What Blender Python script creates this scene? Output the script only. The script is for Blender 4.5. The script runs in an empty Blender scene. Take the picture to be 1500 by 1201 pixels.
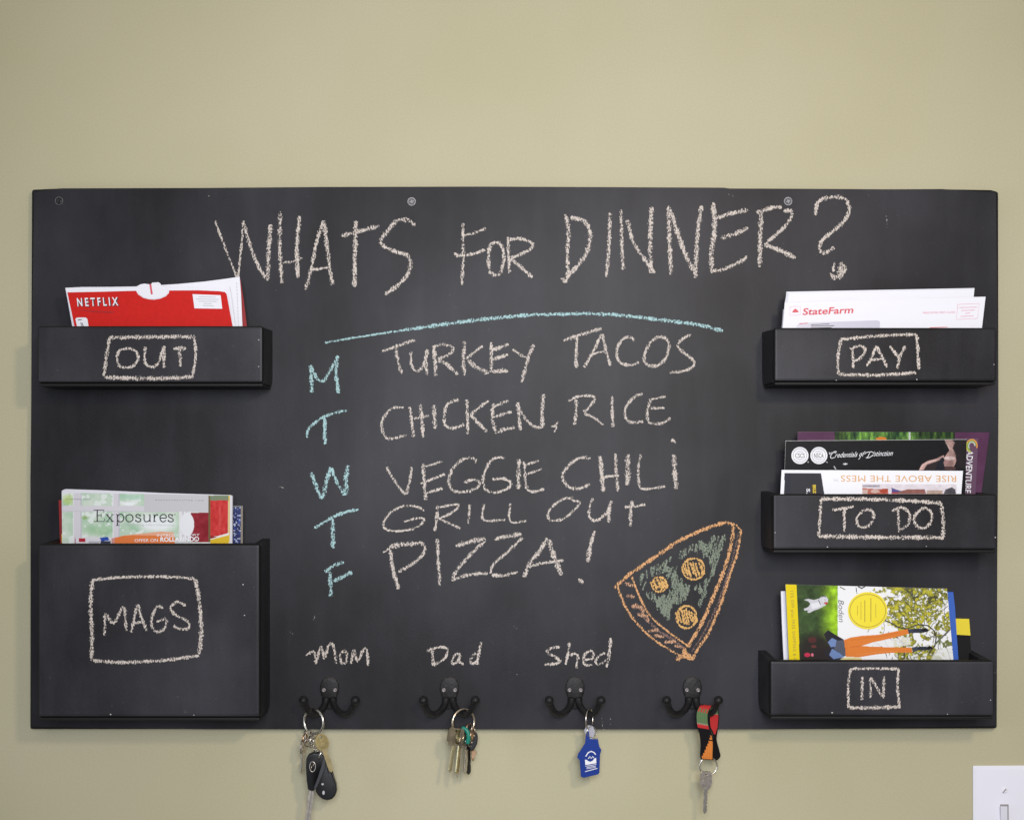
import bpy, bmesh, math, random
import numpy as np
from mathutils import Vector, Matrix, Euler
random.seed(7); np.random.seed(7)
R = math.radians
scene = bpy.context.scene
COL = scene.collection

# ------------------------------------------------------------------ camera
K = 0.0008613            # metres per photo pixel on the face of the board
D = 2.0                  # camera to board face
TB = 0.019               # board thickness
VPX, VPY = 715.0, 690.0  # point the camera looks straight at
CX, CZ = (VPX-750)*K, (600.5-VPY)*K
cam_d = bpy.data.cameras.new('camera')
cam = bpy.data.objects.new('camera', cam_d); COL.objects.link(cam)
cam.location = (CX, -(TB+D), CZ); cam.rotation_euler = (R(90), 0, 0)
cam_d.sensor_width = 36; cam_d.lens = 36*D/(1500*K)
cam_d.shift_x = (750-VPX)/1500; cam_d.shift_y = (VPY-600.5)/1500
cam_d.clip_end = 50; cam_d.clip_start = .05
scene.camera = cam

# ------------------------------------------------------------------ world and lamps
w = bpy.data.worlds.new('World'); scene.world = w; w.use_nodes = True
bg = w.node_tree.nodes['Background']
bg.inputs[1].default_value = 0.40
# room around the camera: pale walls above, darker floor below
_t = w.node_tree; _g = _t.nodes.new('ShaderNodeTexCoord'); _s = _t.nodes.new('ShaderNodeSeparateXYZ'); _r = _t.nodes.new('ShaderNodeValToRGB')
_m = _t.nodes.new('ShaderNodeMapRange'); _m.inputs[1].default_value = -1; _m.inputs[2].default_value = 1
_t.links.new(_g.outputs['Generated'], _s.inputs[0]); _t.links.new(_s.outputs['Z'], _m.inputs[0]); _t.links.new(_m.outputs[0], _r.inputs[0])
_r.color_ramp.elements[0].position = .15; _r.color_ramp.elements[0].color = (.30, .29, .29, 1)
_r.color_ramp.elements[1].position = .80; _r.color_ramp.elements[1].color = (1.0, 1.0, 1.0, 1)
_t.links.new(_r.outputs[0], bg.inputs[0])

def lamp(name, kind, loc, target, energy, color, **kw):
    l = bpy.data.lights.new(name, kind); l.energy = energy; l.color = color
    for k, v in kw.items(): setattr(l, k, v)
    o = bpy.data.objects.new(name, l); COL.objects.link(o); o.location = loc
    o.rotation_euler = (Vector(target)-Vector(loc)).to_track_quat('-Z', 'Y').to_euler()
    return o
# warm room lamp up to the right of the camera
lamp('room_lamp', 'SPOT', (0.46, -1.95, 0.42), (0.02, 0, 0.02), 36, (1.0, 0.83, 0.61),
     shadow_soft_size=0.07, spot_size=R(95), spot_blend=1.0)
# cool window far to the left
lamp('side_window', 'AREA', (-2.3, -1.5, -0.25), (0, 0, -0.1), 9, (0.70, 0.84, 1.0),
     shape='RECTANGLE', size=0.7, size_y=0.9)
# added soft spot behind the camera: fill, falloff and the board's sheen
lamp('front_fill', 'SPOT', (0.04, -2.35, 0.14), (0.16, 0, 0.02), 172, (0.88, 0.92, 1.0),
     shadow_soft_size=0.32, spot_size=R(62), spot_blend=1.0)
vs = scene.view_settings
vs.view_transform = 'Standard'; vs.look = 'None'; vs.exposure = 0; vs.gamma = 1
scene.cycles.transparent_max_bounces = 16

# ------------------------------------------------------------------ helpers
def P(px, py, d=0.0):
    """photo pixel -> point d metres in front of the board face"""
    f = (D-d)/D
    bx, bz = (px-750)*K, (600.5-py)*K
    return Vector((CX+(bx-CX)*f, -TB-d, CZ+(bz-CZ)*f))
def lin(c):
    return tuple((x/255/12.92 if x/255 <= .04045 else ((x/255+.055)/1.055)**2.4) for x in c)
def alb(c, k=.84):
    return tuple(x*k for x in lin(c))

MATS = {}
def mat(name, color, rough=.5, metal=0, spec=.5, bump=None, vary=None, **kw):
    if name in MATS: return MATS[name]
    m = bpy.data.materials.new(name); m.use_nodes = True
    nt = m.node_tree; b = nt.nodes['Principled BSDF']
    b.inputs['Base Color'].default_value = (*color, 1)
    b.inputs['Roughness'].default_value = rough; b.inputs['Metallic'].default_value = metal
    b.inputs['Specular IOR Level'].default_value = spec
    for k, v in kw.items(): b.inputs[k].default_value = v
    tc = nt.nodes.new('ShaderNodeTexCoord')
    if vary:                                     # (scale, amount)
        n = nt.nodes.new('ShaderNodeTexNoise'); n.inputs['Scale'].default_value = vary[0]; n.inputs['Detail'].default_value = 4
        nt.links.new(tc.outputs['Object'], n.inputs['Vector'])
        mr = nt.nodes.new('ShaderNodeMapRange'); mr.inputs[1].default_value = .3; mr.inputs[2].default_value = .7
        mr.inputs[3].default_value = 1-vary[1]; mr.inputs[4].default_value = 1+vary[1]
        nt.links.new(n.outputs['Fac'], mr.inputs[0])
        mx = nt.nodes.new('ShaderNodeVectorMath'); mx.operation = 'SCALE'; mx.inputs[0].default_value = color
        nt.links.new(mr.outputs[0], mx.inputs['Scale']); nt.links.new(mx.outputs[0], b.inputs['Base Color'])
    if bump:                                     # (scale, strength, distance)
        n = nt.nodes.new('ShaderNodeTexNoise'); n.inputs['Scale'].default_value = bump[0]; n.inputs['Detail'].default_value = 3
        nt.links.new(tc.outputs['Object'], n.inputs['Vector'])
        bp = nt.nodes.new('ShaderNodeBump'); bp.inputs['Strength'].default_value = bump[1]; bp.inputs['Distance'].default_value = bump[2]
        nt.links.new(n.outputs['Fac'], bp.inputs['Height']); nt.links.new(bp.outputs[0], b.inputs['Normal'])
    MATS[name] = m
    return m

LOC = {}
def thing(name, label, cat, loc, group=None):
    o = bpy.data.objects.new(name, None); COL.objects.link(o); o.location = loc
    o.empty_display_size = .02
    o['label'] = label; o['category'] = cat
    if group: o['group'] = group
    LOC[o.name] = Vector(loc)
    return o
def rootloc(p):
    return LOC.get(p.name, Vector((0, 0, 0))) if p else Vector((0, 0, 0))
def finish(name, me, m, parent=None, smooth=False, label=None):
    off = rootloc(parent)
    if off.length: me.transform(Matrix.Translation(-off))
    o = bpy.data.objects.new(name, me); COL.objects.link(o)
    if m: me.materials.append(m)
    if parent: o.parent = parent; LOC[o.name] = off
    if smooth:
        for p in me.polygons: p.use_smooth = True
    if label: o['label'] = label
    return o
def from_bm(name, bm, m, parent=None, smooth=False, label=None):
    bmesh.ops.recalc_face_normals(bm, faces=bm.faces)
    me = bpy.data.meshes.new(name); bm.to_mesh(me); bm.free()
    return finish(name, me, m, parent, smooth, label)

def prism_bm(bm, pts_front, pts_back, bevel=0, seg=2):
    """closed solid between two matching 3D outlines"""
    a = [bm.verts.new(p) for p in pts_front]; b = [bm.verts.new(p) for p in pts_back]
    n = len(a); fs = [bm.faces.new(a), bm.faces.new(b[::-1])]
    for i in range(n): fs.append(bm.faces.new((a[i], b[i], b[(i+1) % n], a[(i+1) % n])))
    if bevel:
        es = list({e for f in fs for e in f.edges})
        bmesh.ops.bevel(bm, geom=es, offset=bevel, segments=seg, affect='EDGES', profile=.6, clamp_overlap=True)
    return bm
def slab(name, px, d, th, m, parent, bevel=0, seg=2, dfun=None, label=None):
    """sheet or plate whose outline is given in photo pixels on its front face"""
    f = [P(x, y, d if dfun is None else dfun(x, y)) for x, y in px]
    b = [p+Vector((0, th, 0)) for p in f]
    bm = bmesh.new(); prism_bm(bm, f, b, bevel, seg)
    return from_bm(name, bm, m, parent, False, label)
def box(name, x0, x1, y0, y1, z0, z1, m, parent, bevel=.001, seg=2):
    bm = bmesh.new()
    f = [Vector((x0, y0, z0)), Vector((x1, y0, z0)), Vector((x1, y0, z1)), Vector((x0, y0, z1))]
    prism_bm(bm, f, [Vector((p.x, y1, p.z)) for p in f], bevel, seg)
    return from_bm(name, bm, m, parent)
def catmull(pts, step):
    """pts: list of tuples of any dimension"""
    pts = [np.array(p, float) for p in pts]
    if len(pts) == 2:
        n = max(2, int(np.linalg.norm((pts[1]-pts[0])[:2])/step)+1)
        return [pts[0]+(pts[1]-pts[0])*t for t in np.linspace(0, 1, n)]
    q = [2*pts[0]-pts[1]]+pts+[2*pts[-1]-pts[-2]]
    out = []
    for i in range(1, len(q)-2):
        a, b, c, e = q[i-1:i+3]
        n = max(2, int(np.linalg.norm((c-b)[:2])/step)+1)
        for t in np.linspace(0, 1, n, endpoint=False):
            out.append(.5*((2*b)+(-a+c)*t+(2*a-5*b+4*c-e)*t*t+(-a+3*b-3*c+e)*t**3))
    out.append(pts[-1])
    return out
def tube_bm(bm, pts, rad, n=10, closed=False, flat=1.0):
    pts = [Vector(p) for p in pts]; N = len(pts)
    rads = rad if hasattr(rad, '__len__') else [rad]*N
    rings = []; up = None
    for i, p in enumerate(pts):
        if closed: t = (pts[(i+1) % N]-pts[i-1]).normalized()
        else: t = (pts[min(i+1, N-1)]-pts[max(i-1, 0)]).normalized()
        if up is None: up = t.orthogonal().normalized()
        up = (up-t*up.dot(t)).normalized(); s = t.cross(up)
        rings.append([bm.verts.new(p+(up*math.cos(2*math.pi*k/n)*flat+s*math.sin(2*math.pi*k/n))*rads[i]) for k in range(n)])
    M = N if closed else N-1
    for i in range(M):
        a, b = rings[i], rings[(i+1) % N]
        sh = 0
        if closed and i == N-1:
            sh = min(range(n), key=lambda q: (a[0].co-b[q].co).length)
        for k in range(n): bm.faces.new((a[k], a[(k+1) % n], b[(k+1+sh) % n], b[(k+sh) % n]))
    if not closed:
        bm.faces.new(rings[0][::-1]); bm.faces.new(rings[-1])
    return bm
def sphere_bm(bm, c, r, sx=1, sy=1, sz=1, seg=14):
    M = Matrix.Translation(c) @ Matrix.Diagonal((sx, sy, sz, 1))
    bmesh.ops.create_uvsphere(bm, u_segments=seg, v_segments=seg//2+2, radius=r, matrix=M)
def disc_pts(cx, cy, rx, ry=None, n=28, a0=0, a1=360):
    ry = ry or rx
    full = abs(a1-a0) >= 360
    return [(cx+rx*math.cos(R(a0+(a1-a0)*i/(n if full else n-1))), cy+ry*math.sin(R(a0+(a1-a0)*i/(n if full else n-1)))) for i in range(n)]

# ------------------------------------------------------------------ printed lettering
def text(s, bl, br, up, d, m, parent, shear=0, bold=0, spacing=1.0, name='printed_lettering', label=None, smallcaps=None):
    """text whose baseline runs from pixel bl to br; up = pixel vector of one capital height"""
    c = bpy.data.curves.new('lettering', 'FONT'); c.body = s; c.resolution_u = 3; c.size = 1
    c.space_character = spacing; c.offset = bold
    o = bpy.data.objects.new('lettering', c); COL.objects.link(o)
    bpy.context.view_layer.update()
    me = bpy.data.meshes.new_from_object(o.evaluated_get(bpy.context.evaluated_depsgraph_get()))
    bpy.data.objects.remove(o); bpy.data.curves.remove(c)
    n = len(me.vertices)
    if n == 0: return
    co = np.empty(n*3); me.vertices.foreach_get('co', co); co = co.reshape(-1, 3)
    x0, x1 = co[:, 0].min(), co[:, 0].max(); cap = .69
    u = (co[:, 0]-x0)/(x1-x0); v = co[:, 1]/cap
    L = math.hypot(br[0]-bl[0], br[1]-bl[1])
    bl, br, up = map(np.array, (bl, br, up))
    dirv = (br-bl)/L
    px = bl+np.outer(u, br-bl)+np.outer(v, up)+np.outer(v*shear*np.linalg.norm(up), dirv)
    dd = d if not callable(d) else None
    for i in range(n):
        me.vertices[i].co = P(px[i, 0], px[i, 1], dd if dd is not None else d(*px[i]))
    return finish(name, me, m, parent, label=label)
def ink(px_lists, d, m, parent, name='printed_shape', label=None):
    """flat printed polygons"""
    bm = bmesh.new()
    for px in px_lists:
        vs_ = [bm.verts.new(P(x, y, d)) for x, y in px]
        bm.faces.new(vs_).normal_update()
    bmesh.ops.triangulate(bm, faces=bm.faces, ngon_method='EAR_CLIP')
    return from_bm(name, bm, m, parent, label=label)
def line_poly(pts, w):
    pts = [np.array(p, float) for p in pts]; L, Rr = [], []
    for i, p in enumerate(pts):
        t = pts[min(i+1, len(pts)-1)]-pts[max(i-1, 0)]; t = t/(np.linalg.norm(t)+1e-9)
        nn = np.array([-t[1], t[0]])*w/2
        L.append(tuple(p+nn)); Rr.append(tuple(p-nn))
    return L, Rr
def inklines(lines, d, m, parent, name='printed_line', label=None):
    bm = bmesh.new()
    for w_, pts in lines:
        L, Rr = line_poly(pts, w_)
        a = [bm.verts.new(P(x, y, d)) for x, y in L]; b = [bm.verts.new(P(x, y, d)) for x, y in Rr]
        for i in range(len(a)-1): bm.faces.new((a[i], b[i], b[i+1], a[i+1]))
    return from_bm(name, bm, m, parent, label=label)

# ------------------------------------------------------------------ picture painter (flat print as point colours)
def vnoise(x, y, s, seed=0):
    rs = np.random.RandomState(seed); g = rs.rand(64, 64)
    X, Y = x/s, y/s; i, j = np.floor(X).astype(int), np.floor(Y).astype(int); fx, fy = X-i, Y-j
    fx = fx*fx*(3-2*fx); fy = fy*fy*(3-2*fy)
    G = lambda a, b: g[a % 64, b % 64]
    return (G(i, j)*(1-fx)*(1-fy)+G(i+1, j)*fx*(1-fy)+G(i, j+1)*(1-fx)*fy+G(i+1, j+1)*fx*fy)
def fbm(x, y, s, seed=0, o=3):
    t = 0; a = 1; q = 0
    for k in range(o): t = t+a*vnoise(x, y, s/2**k, seed+k); q += a; a *= .55
    return t/q
class Paint:
    def __init__(s, X, Y, bgc): s.X, s.Y = X, Y; s.c = np.ones(X.shape+(3,))*np.array(bgc, float)
    def put(s, mask, col, a=1.0):
        m_ = (mask.astype(float)*a)[..., None]; s.c = s.c*(1-m_)+np.array(col, float)*m_ if not isinstance(col, np.ndarray) or col.ndim == 1 else s.c*(1-m_)+col*m_
    def rect(s, x0, y0, x1, y1, col, a=1.0): s.put((s.X >= x0) & (s.X <= x1) & (s.Y >= y0) & (s.Y <= y1), col, a)
    def ell(s, cx, cy, rx, ry, col, a=1.0, soft=0):
        q = np.sqrt(((s.X-cx)/rx)**2+((s.Y-cy)/ry)**2)
        s.put(np.clip((1-q)/soft, 0, 1) if soft else q < 1, col, a)
    def mpoly(s, pts):
        ins = np.zeros(s.X.shape, bool); n = len(pts)
        for i in range(n):
            x1, y1 = pts[i]; x2, y2 = pts[(i+1) % n]
            if y1 == y2: continue
            c = ((s.Y >= min(y1, y2)) & (s.Y < max(y1, y2)) & (s.X < (s.Y-y1)*(x2-x1)/(y2-y1)+x1))
            ins ^= c
        return ins
    def poly(s, pts, col, a=1.0): s.put(s.mpoly(pts), col, a)
    def line(s, pts, wd, col, a=1.0):
        m_ = np.zeros(s.X.shape, bool)
        for (x1, y1), (x2, y2) in zip(pts[:-1], pts[1:]):
            dx, dy = x2-x1, y2-y1; t = np.clip(((s.X-x1)*dx+(s.Y-y1)*dy)/(dx*dx+dy*dy+1e-9), 0, 1)
            m_ |= (s.X-x1-t*dx)**2+(s.Y-y1-t*dy)**2 < (wd/2)**2
        s.put(m_, col, a)
def picmat(name, rough=.5):
    if name in MATS: return MATS[name]
    m = bpy.data.materials.new(name); m.use_nodes = True; nt = m.node_tree; b = nt.nodes['Principled BSDF']
    a = nt.nodes.new('ShaderNodeAttribute'); a.attribute_name = 'Col'
    nt.links.new(a.outputs['Color'], b.inputs['Base Color']); b.inputs['Roughness'].default_value = rough
    b.inputs['Specular IOR Level'].default_value = .14
    MATS[name] = m
    return m
def picture(name, quad, d, painter, org, sc, parent, step=.75, bgc=(255, 255, 255), label=None, k=.84, rough=.45):
    """quad: tl, tr, br, bl pixels. painter(Paint) works in zoom coordinates"""
    tl, tr, br, bl = [np.array(q, float) for q in quad]
    W = int(np.linalg.norm(tr-tl)/step)+1; H = int(np.linalg.norm(bl-tl)/step)+1
    u, v = np.meshgrid(np.linspace(0, 1, W+1), np.linspace(0, 1, H+1))
    Q = tl*((1-u)*(1-v))[..., None]+tr*(u*(1-v))[..., None]+br*(u*v)[..., None]+bl*((1-u)*v)[..., None]
    pt = Paint((Q[..., 0]-org[0])*sc, (Q[..., 1]-org[1])*sc, bgc); painter(pt)
    c = np.clip(pt.c/255, 0, 1); c = np.where(c <= .04045, c/12.92, ((c+.055)/1.055)**2.4)*k
    f = (D-d)/D
    vx = CX+((Q[..., 0]-750)*K-CX)*f; vz = CZ+((600.5-Q[..., 1])*K-CZ)*f; vy = np.full(vx.shape, -TB-d)
    co = np.stack([vx, vy, vz], -1).reshape(-1, 3)
    idx = np.arange((W+1)*(H+1)).reshape(H+1, W+1)
    fc = np.stack([idx[:-1, :-1], idx[1:, :-1], idx[1:, 1:], idx[:-1, 1:]], -1).reshape(-1, 4)
    me = bpy.data.meshes.new(name); me.vertices.add(len(co)); me.vertices.foreach_set('co', co.ravel())
    me.loops.add(fc.size); me.loops.foreach_set('vertex_index', fc.ravel())
    me.polygons.add(len(fc)); me.polygons.foreach_set('loop_start', np.arange(0, fc.size, 4))
    me.update(calc_edges=True)
    at = me.color_attributes.new('Col', 'FLOAT_COLOR', 'POINT')
    at.data.foreach_set('color', np.concatenate([c.reshape(-1, 3), np.ones((c.size//3, 1))], 1).ravel().astype(np.float32))
    return finish(name, me, picmat('printed_picture', rough), parent, label=label)

# ------------------------------------------------------------------ materials
def board_material(name, dust=1.0):
    m = bpy.data.materials.new(name); m.use_nodes = True; nt = m.node_tree; b = nt.nodes['Principled BSDF']
    N = nt.nodes.new; L = nt.links.new
    tc = N('ShaderNodeTexCoord')
    def noise(scale, stretch=(1, 1, 1), detail=4, off=0):
        mp = N('ShaderNodeMapping'); mp.inputs['Scale'].default_value = stretch; mp.inputs['Location'].default_value = (off, off, off)
        L(tc.outputs['Object'], mp.inputs['Vector'])
        n = N('ShaderNodeTexNoise'); n.inputs['Scale'].default_value = scale; n.inputs['Detail'].default_value = detail
        L(mp.outputs[0], n.inputs['Vector']); return n.outputs['Fac']
    def rng(x, a, b_, c, e):
        r = N('ShaderNodeMapRange'); r.inputs[1].default_value = a; r.inputs[2].default_value = b_
        r.inputs[3].default_value = c; r.inputs[4].default_value = e; L(x, r.inputs[0]); return r.outputs[0]
    def math_(op, x, y):
        q = N('ShaderNodeMath'); q.operation = op
        for i, v in enumerate((x, y)):
            if isinstance(v, (int, float)): q.inputs[i].default_value = v
            else: L(v, q.inputs[i])
        return q.outputs[0]
    cloud = rng(noise(5.5, (1, 1, .75), 6), .40, .70, 0, 1)            # wiped chalk dust
    wipe = rng(noise(26, (2.2, 1, .35), 4, 3), .45, .8, 0, 1)         # vertical wiping streaks
    grain = rng(noise(900, (1, 1, 1), 2, 5), .35, .7, 0, 1)           # roller stipple
    speck = rng(noise(240, (1, 1, 1), 2, 9), .735, .78, 0, 1)         # chalk specks
    dustv = math_('ADD', math_('MULTIPLY', cloud, .042*dust), math_('MULTIPLY', wipe, .009*dust))
    dustv = math_('ADD', dustv, math_('MULTIPLY', math_('MULTIPLY', speck, cloud), .10*dust))
    dustv = math_('ADD', dustv, math_('MULTIPLY', grain, .012))
    mix = N('ShaderNodeMix'); mix.data_type = 'RGBA'
    mix.inputs['A'].default_value = (.0088, .0082, .0096, 1); mix.inputs['B'].default_value = (.58, .56, .67, 1)
    L(dustv, mix.inputs['Factor']); L(mix.outputs['Result'], b.inputs['Base Color'])
    b.inputs['Roughness'].default_value = .43; b.inputs['Specular IOR Level'].default_value = .16
    bp = N('ShaderNodeBump'); bp.inputs['Strength'].default_value = .14; bp.inputs['Distance'].default_value = .0006
    L(noise(700, (1, 1, 1), 3, 2), bp.inputs['Height']); L(bp.outputs[0], b.inputs['Normal'])
    return m
M_BOARD = board_material('chalkboard_paint')
M_POCKET = board_material('chalkboard_paint_pocket', 1.35)
M_EDGE_SHADE = mat('shaded_black_edge', (.0075, .007, .0072), .5, 0, .22)  # undusted black, darkened so bevels and pocket undersides look shaded
M_EDGE2 = mat('black_side_paint', (.021, .0195, .021), .5, 0, .25, vary=(60, .3))
def shade_edges(o):
    o.data.materials.append(M_EDGE_SHADE)
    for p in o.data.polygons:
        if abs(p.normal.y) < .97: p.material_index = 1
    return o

def chalk_material(name, color, thr=.5, seed=0.0, gscale=820):
    """chalk caught on the grain of the paint: the stroke breaks up into flecks"""
    m = bpy.data.materials.new(name); m.use_nodes = True; nt = m.node_tree; b = nt.nodes['Principled BSDF']
    N = nt.nodes.new; L = nt.links.new
    b.inputs['Base Color'].default_value = (*color, 1); b.inputs['Roughness'].default_value = 1; b.inputs['Specular IOR Level'].default_value = 0
    tc = N('ShaderNodeTexCoord'); mp = N('ShaderNodeMapping'); L(tc.outputs['Object'], mp.inputs['Vector'])
    mp.inputs['Rotation'].default_value = (0, R(32), 0); mp.inputs['Scale'].default_value = (1.0, 1, .48); mp.inputs['Location'].default_value = (seed,)*3
    n = N('ShaderNodeTexNoise'); n.inputs['Scale'].default_value = gscale; n.inputs['Detail'].default_value = 2; L(mp.outputs[0], n.inputs['Vector'])
    n2 = N('ShaderNodeTexNoise'); n2.inputs['Scale'].default_value = 60; n2.inputs['Detail'].default_value = 2; L(tc.outputs['Object'], n2.inputs['Vector'])
    uv = N('ShaderNodeUVMap'); uv.uv_map = 'UVMap'; sp = N('ShaderNodeSeparateXYZ'); L(uv.outputs[0], sp.inputs[0])
    ab = N('ShaderNodeMath'); ab.operation = 'POWER'; ab.inputs[1].default_value = 2
    a0 = N('ShaderNodeMath'); a0.operation = 'ABSOLUTE'; L(sp.outputs['Y'], a0.inputs[0]); L(a0.outputs[0], ab.inputs[0])
    e = N('ShaderNodeMath'); e.operation = 'MULTIPLY_ADD'; e.inputs[1].default_value = -.17; L(ab.outputs[0], e.inputs[0]); L(n.outputs['Fac'], e.inputs[2])
    e2 = N('ShaderNodeMath'); e2.operation = 'MULTIPLY_ADD'; e2.inputs[1].default_value = .22; L(n2.outputs['Fac'], e2.inputs[0]); L(e.outputs[0], e2.inputs[2])
    r = N('ShaderNodeMapRange'); r.inputs[1].default_value = thr; r.inputs[2].default_value = thr+.15; r.inputs[3].default_value = 0; r.inputs[4].default_value = .93
    L(e2.outputs[0], r.inputs[0]); L(r.outputs[0], b.inputs['Alpha'])
    return m
C_CREAM = chalk_material('cream_chalk', (.67, .59, .53), .475)
C_FAINT = chalk_material('faint_chalk', (.55, .50, .48), .66, 4)
C_BLUE = chalk_material('pale_blue_chalk', (.42, .62, .63), .465, 2)
C_ORANGE = chalk_material('orange_chalk', (.74, .40, .19), .455, 3)
C_PEACH = chalk_material('peach_chalk', (.66, .38, .24), .50, 5)
C_YELLOW = chalk_material('yellow_orange_chalk', (.78, .46, .17), .435, 6)
C_GREEN = chalk_material('green_chalk', (.265, .30, .235), .490, 7)
C_BROWN = chalk_material('brown_chalk', (.26, .17, .15), .52, 8)

def chalk(name, groups, m, d, parent, label=None):
    """groups: list of (origin, scale, [(width, 'x,y x,y ...'), ...]) in enlarged-photo coordinates"""
    verts, faces, uvs = [], [], []; si = 0
    for org, sc, strokes in groups:
        for wz, s in strokes:
            pts = [tuple(float(a) for a in q.split(',')) for q in s.split()]
            pts = [(org[0]+x/sc, org[1]+y/sc) for x, y in pts]
            wpx = wz/sc*1.14
            c = catmull(pts, 1.6); n = len(c)
            dd = d+.00012+si*.000012; si += 1
            ph = random.random()*20; acc = 0; base = len(verts)
            for i, p in enumerate(c):
                t = c[min(i+1, n-1)]-c[max(i-1, 0)]; t = t/(np.linalg.norm(t)+1e-9)
                if i: acc += np.linalg.norm(p-c[i-1])
                # the side of the stick: horizontal strokes come out hatched and uneven
                wv = wpx*(.92+.16*math.sin(acc*.33+ph)+.14*math.sin(acc*1.31+ph*2)+random.uniform(-.09, .09))
                endf = min(1, (min(i, n-1-i)*1.6+1.2)/(wpx*.55)); wv *= .45+.55*endf
                nn = np.array([-t[1], t[0]])*wv/2
                j = np.array([random.uniform(-.3, .3), random.uniform(-.3, .3)])
                verts.append(P(*(p+nn+j), dd)); verts.append(P(*(p-nn+j), dd))
                uvs.append((acc, -1)); uvs.append((acc, 1))
            for i in range(n-1):
                a = base+2*i; faces.append((a, a+1, a+3, a+2))
    me = bpy.data.meshes.new(name); me.from_pydata([tuple(v) for v in verts], [], faces)
    ul = me.uv_layers.new(name='UVMap')
    for lp in me.loops: ul.data[lp.index].uv = uvs[lp.vertex_index]
    return finish(name, me, m, parent, label=label)

M_WALL = None
def wall_material():
    m = bpy.data.materials.new('painted_plaster'); m.use_nodes = True; nt = m.node_tree; b = nt.nodes['Principled BSDF']
    N = nt.nodes.new; L = nt.links.new; tc = N('ShaderNodeTexCoord')
    n = N('ShaderNodeTexNoise'); n.inputs['Scale'].default_value = 3.2; n.inputs['Detail'].default_value = 3; L(tc.outputs['Object'], n.inputs['Vector'])
    n3 = N('ShaderNodeTexNoise'); n3.inputs['Scale'].default_value = 520; n3.inputs['Detail'].default_value = 2; L(tc.outputs['Object'], n3.inputs['Vector'])
    cr = N('ShaderNodeMix'); cr.data_type = 'RGBA'; cr.inputs['A'].default_value = (.468, .429, .273, 1); cr.inputs['B'].default_value = (.500, .457, .310, 1)
    mr = N('ShaderNodeMapRange'); mr.inputs[1].default_value = .35; mr.inputs[2].default_value = .65; L(n.outputs['Fac'], mr.inputs[0]); L(mr.outputs[0], cr.inputs['Factor'])
    m2 = N('ShaderNodeMapRange'); m2.inputs[1].default_value = .3; m2.inputs[2].default_value = .7; m2.inputs[3].default_value = .955; m2.inputs[4].default_value = 1.045; L(n3.outputs['Fac'], m2.inputs[0])
    vm = N('ShaderNodeVectorMath'); vm.operation = 'SCALE'; L(cr.outputs['Result'], vm.inputs[0]); L(m2.outputs[0], vm.inputs['Scale']); L(vm.outputs[0], b.inputs['Base Color'])
    b.inputs['Roughness'].default_value = .62; b.inputs['Specular IOR Level'].default_value = .3
    n2 = N('ShaderNodeTexNoise'); n2.inputs['Scale'].default_value = 210; n2.inputs['Detail'].default_value = 4; L(tc.outputs['Object'], n2.inputs['Vector'])
    bp = N('ShaderNodeBump'); bp.inputs['Strength'].default_value = .35; bp.inputs['Distance'].default_value = .0006; L(n2.outputs['Fac'], bp.inputs['Height']); L(bp.outputs[0], b.inputs['Normal'])
    return m
M_IRON = mat('black_iron', (.013, .012, .0125), .45, .0, .22, bump=(260, .5, .0006), vary=(120, .35))
M_SCREW = mat('worn_screw', (.17, .15, .15), .45, .8, bump=(300, .3, .0004))
M_STEEL = mat('steel', (.62, .58, .52), .26, 1.0, vary=(150, .15))
M_NICKEL = mat('worn_nickel', (.50, .45, .40), .36, 1.0, bump=(400, .3, .0003), vary=(200, .2))
M_BRASS = mat('dull_brass', (.33, .27, .13), .42, 1.0, bump=(350, .3, .0003), vary=(150, .25))
M_BRASS2 = mat('pale_brass', (.62, .52, .29), .30, 1.0, vary=(150, .15))
M_COPPER = mat('copper_brown', (.52, .33, .20), .32, 1.0, vary=(150, .2))
M_FOB = mat('black_plastic', (.006, .006, .007), .38, 0, .4, bump=(500, .2, .0002))
M_WHITE = mat('white_paper', (.80, .79, .84), .6, 0, .2, bump=(60, .15, .001))
M_WHITE2 = mat('off_white_paper', (.66, .65, .70), .6, 0, .2)
M_RED = mat('red_paper', (.56, .014, .010), .55, 0, .12, vary=(200, .06))
M_DRED = mat('dark_red_paper', (.30, .012, .014), .5, 0, .3)
M_PLATE = mat('white_plastic', (.86, .845, .92), .35, 0, .5)
M_GAP = mat('grey_gap', (.30, .28, .28), .5)
M_INK = mat('black_ink', (.02, .02, .025), .5)
M_GREYINK = mat('grey_ink', (.25, .24, .27), .5)
M_LGREY = mat('light_grey_ink', (.50, .49, .52), .5)
M_WINK = mat('white_ink', (.78, .78, .80), .5)
M_REDINK = mat('coral_red_ink', (.62, .07, .09), .5)
M_PINKINK = mat('pink_ink', (.70, .36, .42), .5)
M_ORINK = mat('orange_ink', (.68, .36, .13), .5)
M_YINK = mat('yellow_ink', (.80, .60, .03), .5)
M_OLIVE = mat('olive_ink', (.36, .27, .02), .5)

# ------------------------------------------------------------------ wall
bm = bmesh.new()
prism_bm(bm, [Vector((-2.6, 0, -1.7)), Vector((2.6, 0, -1.7)), Vector((2.6, 0, 1.7)), Vector((-2.6, 0, 1.7))],
         [Vector((-2.6, .12, -1.7)), Vector((2.6, .12, -1.7)), Vector((2.6, .12, 1.7)), Vector((-2.6, .12, 1.7))])
o = from_bm('wall', bm, wall_material()); o['kind'] = 'structure'

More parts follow.
